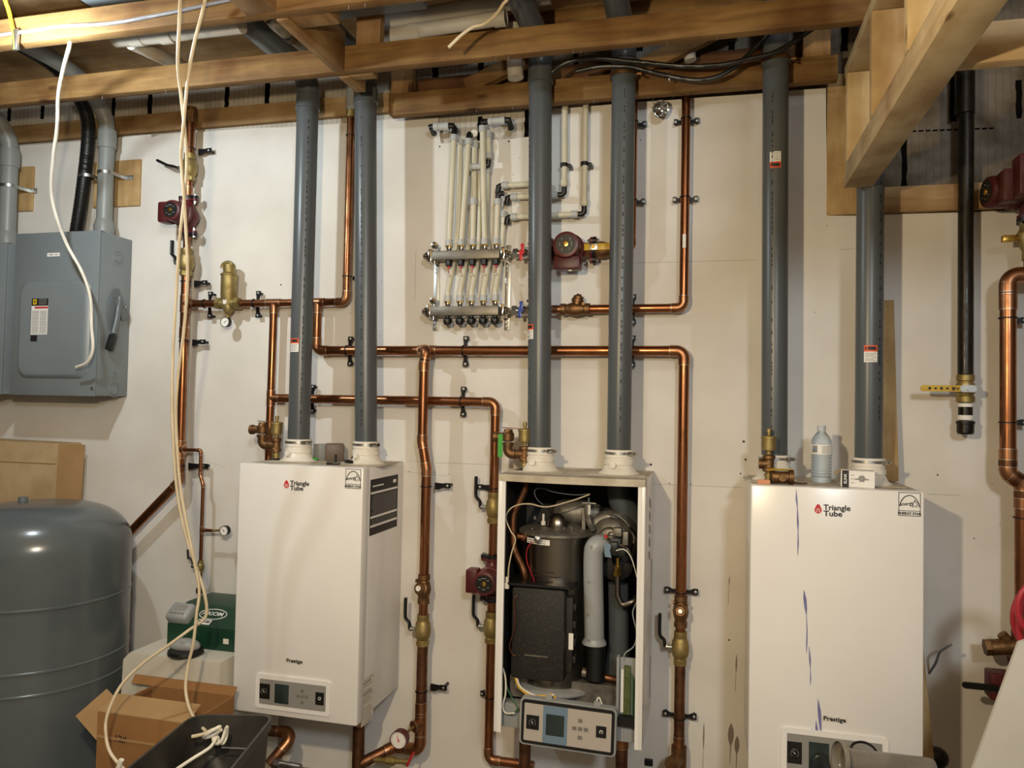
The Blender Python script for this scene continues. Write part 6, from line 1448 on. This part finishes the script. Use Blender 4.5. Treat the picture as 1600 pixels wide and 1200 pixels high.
cable('grey cable stapled along the face of the nearest truss', [P(px, py, .995) for (px, py) in ((-60, 64), (20, 52), (60, 47), (100, 41), (170, 37), (230, 27), (290, 15), (330, 6), (380, -4))], .0058, 'cablegrey')
cable('yellow cable bending over the nearest truss at the top left', [P(px, py, Y) for (px, py, Y) in ((3, -20, 1.02), (8, 0, 1.01), (14, 18, 1.0), (19, 40, 1.0), (23, 55, 1.0), (24, 78, 1.0))], .0066, 'cableyellow')
tag(MB().box(P(25, 62, 1.0), (.02, .012, .07), None, .003).build('cable_connector', M['steel']), 'shiny metal connector on the face of the nearest truss, top left', 'connector')
cable('upper black corrugated cable sagging behind the fourth flue', pc_([(862, 113, .3), (885, 98, .3), (920, 90, .3), (955, 93, .3), (1000, 97, .3), (1060, 103, .3), (1120, 102, .3), (1170, 92, .3), (1215, 80, .3), (1270, 45, .3)]), .0085, 'black', 'black_cable', grp=None)
cable('lower black corrugated cable hanging deepest between the fourth and fifth flues', pc_([(900, 112, .26), (940, 104, .26), (985, 105, .26), (1020, 113, .26), (1060, 122, .26), (1095, 125, .26), (1130, 116, .26), (1165, 90, .26), (1195, 58, .26), (1230, 20, .26)]), .0085, 'black', 'black_cable')
p = P(1046, 120, .25); tag(MB().box(p, (.007, .02, .026), None, .001).build('cable_staple', M['steel']), 'small metal clip on the lower black cable right of the fourth flue', 'clip')
# chrome reflector
p = P(1030, 170, .07); n = V((.5, -.78, -.36)).normalized()
t = thing('reflector_lamp', 'small chrome reflector hanging by a wire right of the fourth flue', 'lamp', p)
m = MB(); m.lathe(p - n * .03, n, [(.008, 0), (.012, .006), (.024, .02), (.031, .042), (.033, .044), (.030, .042), (.02, .026), (.006, .02), (.001, .02)], 12, False); m.build('reflector_bowl', M['chrome'], t, 20)
MB().lathe(p - n * .01, n, [(.007, 0), (.007, .02), (.001, .024)], 12).build('centre_boss', M['steel'], t)
MB().tube(bez([P(1028, 138, .12), P(1023, 148, .1), P(1020, 158, .09), p - n * .03], 5), .0012, 6).build('hanging_wire', M['steel'], t)
# red hose coil, right edge
t = thing('hose_coil', 'coil of dark red hose hanging at the right edge of the photo', 'hose', P(1640, 1030, .6))
for (cx_, cy2, rx, ry, dy) in ((1640, 965, 57, 58, 0), (1634, 975, 42, 66, .03), (1650, 950, 60, 52, .06)):
    m = MB(); m.tube([P(cx_ + rx * math.cos(k * pi / 20), cy2 + ry * math.sin(k * pi / 20), .6 + dy) for k in range(40)], .0082, 10, closed=True); m.build('hose_loop', M['redcable'], t)
# white sheet lower right
a = P(1592, 1004, .75); b_ = P(1519, 1204, .75); d = (a - b_)
e = b_ + (b_ - a) * 1.9; e.z = max(e.z, .0)
kk = (b_.z - 0) / (a.z - b_.z); e = b_ - d * kk
pl = [a, e, V((e.x + .9, e.y, 0)), V((a.x + .75, a.y, a.z + .36))]
tag(MB().prism(pl, V((0, .012, 0))).build('white_sheet', M['whiteboard']), 'white sheet with a slanting edge leaning at the lower right corner', 'sheet')

# ---------------------------------------------------------------- things on and behind the boilers
def plank(label, p0, p1, w_, th, m_, name='wood_plank'):
    p0 = V(p0); p1 = V(p1); d = (p1 - p0).normalized(); s = d.cross(V((0, 1, 0))).normalized(); nn = d.cross(s).normalized()
    R3 = Matrix((s, nn, d)).transposed()
    return tag(MB().box((p0 + p1) / 2, (w_, th, (p1 - p0).length), R3, .002).build(name, m_), label, 'plank')
a_ = P(1378, 470, .025); b_ = P(1400, 756, .07); b_.z = BT + .004; b_.x = .598
plank('plank standing on the right boiler behind its rightmost flue, leaning at the wall', a_, b_, .075, .02, M['ply_z'])
a_ = V((.668, -.05, P(1450, 880, .05).z)); b_ = V((.70, -.34, .012))
plank('narrow board leaning in the gap at the right side of the right boiler', a_, b_, .05, .02, M['spruce_z'])
cable('grey wire end curling out beside the right boiler', pc_([(1452, 1052, 0.0), (1462, 1036, .08), (1468, 1020, .12), (1478, 1012, .14), (1487, 1007, .15)]), .004, 'cablegrey')
p = P(1463, 1184, .12)
t = thing('valve_handwheel', 'black round valve part half hidden behind the right boiler at the bottom', 'valve', p - UP * .05)
MB().sph(p, .036, 1.1, .8, 1).build('wheel', M['black'], t); MB().cyl(p - UP * .3, p - UP * .03, .02, seg=12).build('stem', M['blackiron'], t)
# water bottle
c = P(1283, 748, .2); c.z = BT + .001; Hb = P(1283, 665, .2).z - c.z
t = thing('water_bottle', 'clear plastic water bottle with a paper label on the right boiler', 'bottle', c)
pr = []; R = .0335; prof = [(0, .82), (.03, .97), (.08, 1)]
for k in range(7): z = .10 + .055 * k; prof += [(z, 1), (z + .015, .93), (z + .03, .93), (z + .045, 1)]
prof += [(.50, .96), (.51, .94), (.66, .94), (.68, 1), (.74, .98), (.80, .8), (.85, .58), (.89, .38), (.91, .36), (.93, .36)]
MB().lathe(c, UP, [(R * r_, Hb * z) for (z, r_) in prof], 32).build('bottle_body', M['clear'], t, 60)
MB().lathe(c + UP * Hb * .915, UP, [(R * .42, 0), (R * .42, Hb * .08), (R * .38, Hb * .085)], 20).build('bottle_cap', mat('bottle_cap', 'b8bec6', .4), t, 30)
m = MB(); m.lathe(c + UP * Hb * .50, UP, [(R * 1.0, 0), (R * 1.0, Hb * .17)], 32, False); m.mi = 1
def lp(a0, a1, z0_, z1_):
    vs = [c + UP * (Hb * z) + V((math.sin(a), -math.cos(a), 0)) * (R * 1.02) for z in (z0_, z1_) for a in [a0 + (a1 - a0) * k / 5 for k in range(6)]]
    m._add(vs, [(k, k + 1, 7 + k, 6 + k) for k in range(5)])
for k in range(6): lp(-.1, .75, .52 + k * .023, .528 + k * .023)
lp(-1.1, -.5, .53, .65); m.mi = 2; lp(-1.0, -.6, .55, .6)
m.build('bottle_label', [M['white'], M['inkgrey'], M['ctrlblue']], t, 60)
# light bulb carton
p = P(1339, 742, .33); bz = BT + .002
t = thing('bulb_box', 'small printed light bulb box lying on the right boiler beside the bottle', 'box', V((p.x, -.31, bz)))
ang = -.12; Rb = Matrix.Rotation(ang, 3, 'Z'); cB = V((p.x + .004, -.31, bz + .026)); bw, bd, bh = .098, .07, .052
MB().box(cB, (bw, bd, bh), Rb).build('carton', M['white'], t)
f = cB + Rb @ V((0, -bd / 2 - .0006, 0)); ux_ = Rb @ RT
m = MB(); m.rrect(f - ux_ * .036, ux_, UP, .02, bh, .0002, V((0, -.0004, 0)), 1); m.build('black_print', M['ink'], t)
m = MB(); m.lathe(f + ux_ * .012 + UP * .002 - ux_ * 0, ux_.cross(UP) * 1, [(.0115, 0), (.001, .0004)], 6, False)
for dx in (-.012, .012): m.rrect(f + ux_ * (.012 + dx * 1.1), ux_, UP, .014, .004, .001, V((0, -.0005, 0)), 1)
for k in range(3): m.rrect(f - ux_ * .015 + UP * (.012 - .012 * k), ux_, UP, .010, .0016, .0002, V((0, -.0005, 0)), 1)
m.build('bulb_print', M['inkgrey'], t)
text('box_text', 'ELINK', tuple(f - ux_ * .036 + V((0, -.0006, 0))), .012, M['white'], t, rot=(pi / 2, -pi / 2, ang), bold=.0002)
sd = cB + Rb @ V((bw / 2 + .0005, 0, 0)); m = MB(); fy = Rb @ V((0, 1, 0))
m.prism([sd - fy * bd / 2 - UP * bh / 2, sd + fy * bd / 2 - UP * bh / 2, sd + fy * bd / 2 + UP * bh * .3], Rb @ V((.0005, 0, 0))); m.build('blue_side', M['blueplastic'], t)
m = MB(); q = cB + UP * bh / 2; m.prism([q + Rb @ V((-bw / 2, -bd / 2, 0)), q + Rb @ V((-bw / 2, bd / 2, 0)), q + Rb @ V((-bw / 2 - .02, bd / 2 - .02, -.012)), q + Rb @ V((-bw / 2 - .018, -bd / 2 + .01, -.014))], V((0, 0, .001))); m.build('open_flap', M['card_lt'], t)
# grey box on the left boiler
p = P(513, 718, .14)
t = thing('control_box', 'small grey and brown control box between the two flues on the left boiler', 'box', V((p.x, -.12, BT + .001)))
MB().box(V((p.x + .012, -.11, BT + .036)), (.075, .085, .070), Matrix.Rotation(.5, 3, 'Z'), .006).build('housing', mat('brown_housing', '5c4c40', .5), t)
f = V((p.x - .035, -.125, BT + .036)); MB().box(f, (.045, .06, .066), Matrix.Rotation(-.5, 3, 'Z'), .002).build('label_side', M['pvc_lt'], t)
MB().tube(bez([V((p.x - .075, -.18, BT + .035)), V((p.x - .05, -.19, BT + .016)), V((p.x - .02, -.19, BT + .01))], 4), .009, 8, flatz=.4).build('green_strap', M['greentag'], t)
p = P(532, 722, .25)
t = thing('plastic_bracket', 'black plastic bracket lying on the left boiler in front of the second flue', 'bracket', V((p.x, -.27, BT + .001)))
MB().box(V((p.x - .005, -.30, BT + .006)), (.05, .02, .01), Matrix.Rotation(.3, 3, 'Z'), .002).cyl(V((p.x, -.29, BT + .01)), V((p.x, -.29, BT + .04)), .005, seg=10).box(V((p.x + .04, -.26, BT + .012)), (.05, .008, .012), Matrix.Rotation(-.5, 3, 'Z'), .002).ring(V((p.x + .055, -.24, BT + .022)), FW, .012, .003, 14, 6).build('bracket_body', M['black'], t)
# relief valve assemblies on the boiler tops
def relief(label, p, scale=1.0, elbow=True, tagc=None):
    c = V((p.x, p.y, BT + .002)); k = scale; t = thing('relief_valve', label, 'valve', c, 'brass relief valves on the boiler tops')
    MB().lathe(c, UP, [(.032, 0), (.030, .004), (.016, .007), (.014, .009)], 24).build('rubber_grommet', M['black'], t, 30)
    MB().lathe(c + UP * .007, UP, [(.012, 0), (.012, .012), (.015, .013), (.015, .020), (.011, .022), (.011, .03)], 18).build('nipple', M['brass'], t, 30)
    MB().lathe(c + UP * .034, UP, [(.017, 0), (.020, .002), (.020, .012), (.017, .016), (.017, .04), (.021, .044), (.021, .054), (.016, .056)], 20).cyl(c + UP * .06, c + UP * .06 + LFT * .032, .017, seg=18).build('tee_body', M['bronze'], t, 30)
    MB().lathe(c + UP * .092, UP, [(.009, 0), (.009, .012), (.022, .014), (.023, .02), (.023, .052), (.026, .053), (.026, .060), (.02, .062), (.006, .064), (.006, .074), (.008, .075), (.007, .086), (.002, .088)], 24).build('air_vent', M['brass'], t, 30)
    if elbow:
        e = c + UP * .06 + LFT * .034
        MB().tube(bez([e, e + LFT * .018, e + LFT * .03 + UP * .012, e + LFT * .03 + UP * .032], 5), .018, 16).band(e + LFT * .03 + UP * .036, UP, .016, .012, .006, 20).build('elbow', M['bronze'], t, 40)
        q = e + LFT * .03 + UP * .045
        MB().lathe(q, UP, [(.015, 0), (.023, .004), (.023, .03), (.018, .036), (.016, .046), (.001, .047)], 20).cyl(q + UP * .018, q + UP * .016 + LFT * .045, .016, seg=16).lathe(q + UP * .016 + LFT * .04, LFT, [(.016, 0), (.020, .001), (.020, .014), (.014, .015)], 18).build('valve_body', M['bronze'], t, 30)
        MB().box(q + UP * .050 + RT * .012, (.07, .012, .003), Matrix.Rotation(.05, 3, 'Y'), .001).build('test_lever', M['bronze'], t)
    if tagc: MB().rrect(e + LFT * .055 + V((0, -.015, .03)), RT, UP, .018, .085, .004, FW * .002).build('green_tag', M[tagc], t)
    return t
relief('brass relief valve with air vent at the left end of the left boiler top', P(431, 718, .22))
relief('brass relief valve with a green tag at the left end of the open boiler top', P(819, 734, .22), 1, True, 'greentag')
relief('brass air vent and tee at the left end of the right boiler top', P(1201, 745, .28), 1, False)
p = P(1222, 748, .34)
t = thing('relief_valve', 'brown brass relief valve with a yellow tag lying on the right boiler', 'valve', V((p.x, -.33, BT + .002)), 'brass relief valves on the boiler tops')
q = V((p.x, -.33, BT + .024)); MB().cyl(q - RT * .03, q + RT * .028, .019, seg=18).lathe(q + RT * .02, RT, [(.019, 0), (.024, .002), (.024, .016), (.016, .018), (.016, .004)], 18, False).cyl(q, q + FW * .035, .012, seg=14).build('valve_body', M['bronze'], t, 30)
m = MB(); m.prism([q + V((-.045, -.01, .020)), q + V((.035, -.01, .026)), q + V((.04, .02, .020)), q + V((-.03, .02, .026))], V((0, 0, .0012))); m.build('yellow_tag', M['yellow'], t)
tag(MB().tube(bez([q + V((.03, -.01, -.014)), q + V((.05, -.02, -.016)), q + V((.075, -.01, -.016))], 4), .005, 8, flatz=.5).build('test_lever', M['bronze'], t))
p = P(1193, 746, .36); tag(MB().rrect(V((p.x, -.375, BT + .010)), RT, UP, .04, .014, .005, V((0, .012, 0))).build('tape_roll', mat('orange_clip', 'c98a62', .5)), 'small orange plastic clip on the front left corner of the right boiler top', 'clip')
# grey sleeve at the bottom, in front of the right boiler
a = P(1316, 1186, .62); b_ = P(1462, 1203, .55); d = (b_ - a).normalized()
t = thing('plastic_sleeve', 'grey translucent plastic sleeve with a flared lip in front of the right boiler', 'sleeve', a - UP * .04)
MB().lathe(a - d * .012, d, [(.046, 0), (.050, .003), (.050, .012), (.034, .02), (.031, .03), (.031, .26), (.029, .27), (.029, .02)], 28, False).build('sleeve_body', M['foil'], t, 50)
MB().ring(P(1350, 1175, .56), V((0, -.5, 1)), .035, .004, 24, 6).build('loop', M['black'], t)
MB().cyl(a + d * .2 - UP * .03, V(((a + d * .2).x, (a + d * .2).y, .001)), .016, seg=12).build('stand', M['pvc_lt'], t)

# ---------------------------------------------------------------- pipes and ducts above the trusses
def pvcrun(label, pts, r, m_='whitepvc', coup=(), g='white plastic drain pipes above the trusses'):
    t = thing('drain_pipe', label, 'pipe', V(pts[0]), g)
    MB().tube(pts, r, 18).build('pipe', M[m_], t, 50)
    for (p, d) in coup: MB().band(p, d, r, r * 1.6, r * .13, 20).build('coupling', M[m_], t, 30)
    return t
za = CZ + 1.335
q1 = P(700, 20, .36)
pvcrun('upper white drain pipe running along above the second truss, top centre', [P(575, 38, .40), P(860, -8, .40)], .030)
pvcrun('lower white drain pipe with a coupling, just above the second truss, top centre', [P(575, 62, .40), P(640, 50, .40), P(680, 44, .40), P(790, 27, .40)], .026, coup=[(P(648, 49, .40), RT), (P(782, 29, .4), RT)])
pvcrun('white drain pipe along the top left with couplings, between the two nearest trusses', [P(180, 60, .78), P(262, 53, .78), P(300, 47, .78), P(378, 38, .78)], .030, coup=[(P(215, 57, .78), RT), (P(262, 53, .78), RT)])
pvcrun('white drain branch slanting back toward the wall at the top left', [P(205, 66, .76), P(225, 75, .70), P(272, 98, .45), P(300, 112, .25)], .026)
pvcrun('white vertical drain stub behind the third flue, under the second truss', [P(806, 122, .25), P(804, 100, .25), P(802, 40, .25)], .030)
pvcrun('thin white pipe behind the fifth flue joint, top right centre', [P(1076, 66, .1), P(1078, 90, .1), P(1078, 10, .1)][0:2] + [P(1079, 95, .1)], .022)
t = tag(MB().tube(bez([P(425, 28, .8), P(432, 36, .78), P(446, 48, .7), P(462, 60, .6), P(490, 80, .4)], 6), .026, 16).build('elbow_fitting', M['cast']), 'grey pipe elbow with black band behind the nearest truss, top left', 'fitting')
p = P(452, 53, .67); tag(MB().band(p, P(462, 60, .6) - P(446, 48, .7), .027, .05, .002, 20).build('rubber_band', M['black']), 'black rubber band around the grey elbow behind the nearest truss', 'band')
tag(MB().bx(P(470, 30, .75).x, P(640, 20, .75).x, .60, .82, CZ + 1.335, CZ + 1.35).build('sheet_panel', M['panelgrey_d']), 'dull grey panel lying above the nearest trusses at the top', 'panel')

# the bare bulb that lights the left side, just outside the frame, and the work lamp by the camera
c = L_COOL + UP * .075
t = thing('bare_bulb', 'bare bulb on a porcelain socket under the joists at the upper left', 'lamp', c)
MB().sph(c, .028, 1, 1, 1.1, 16).build('bulb_glass', M['lampglow'], t)
MB().cyl(c + UP * .03, c + UP * .07, .016, seg=14).cyl(c + UP * .07, c + UP * .1, .04, .05, seg=20).build('socket', M['whiteplastic'], t)
MB().bx(c.x - .02, c.x + .02, -c.y - .02, -c.y + .02, c.z + .1, ZC - .002).build('socket_block', M['wood_z'], t)
flush_text()
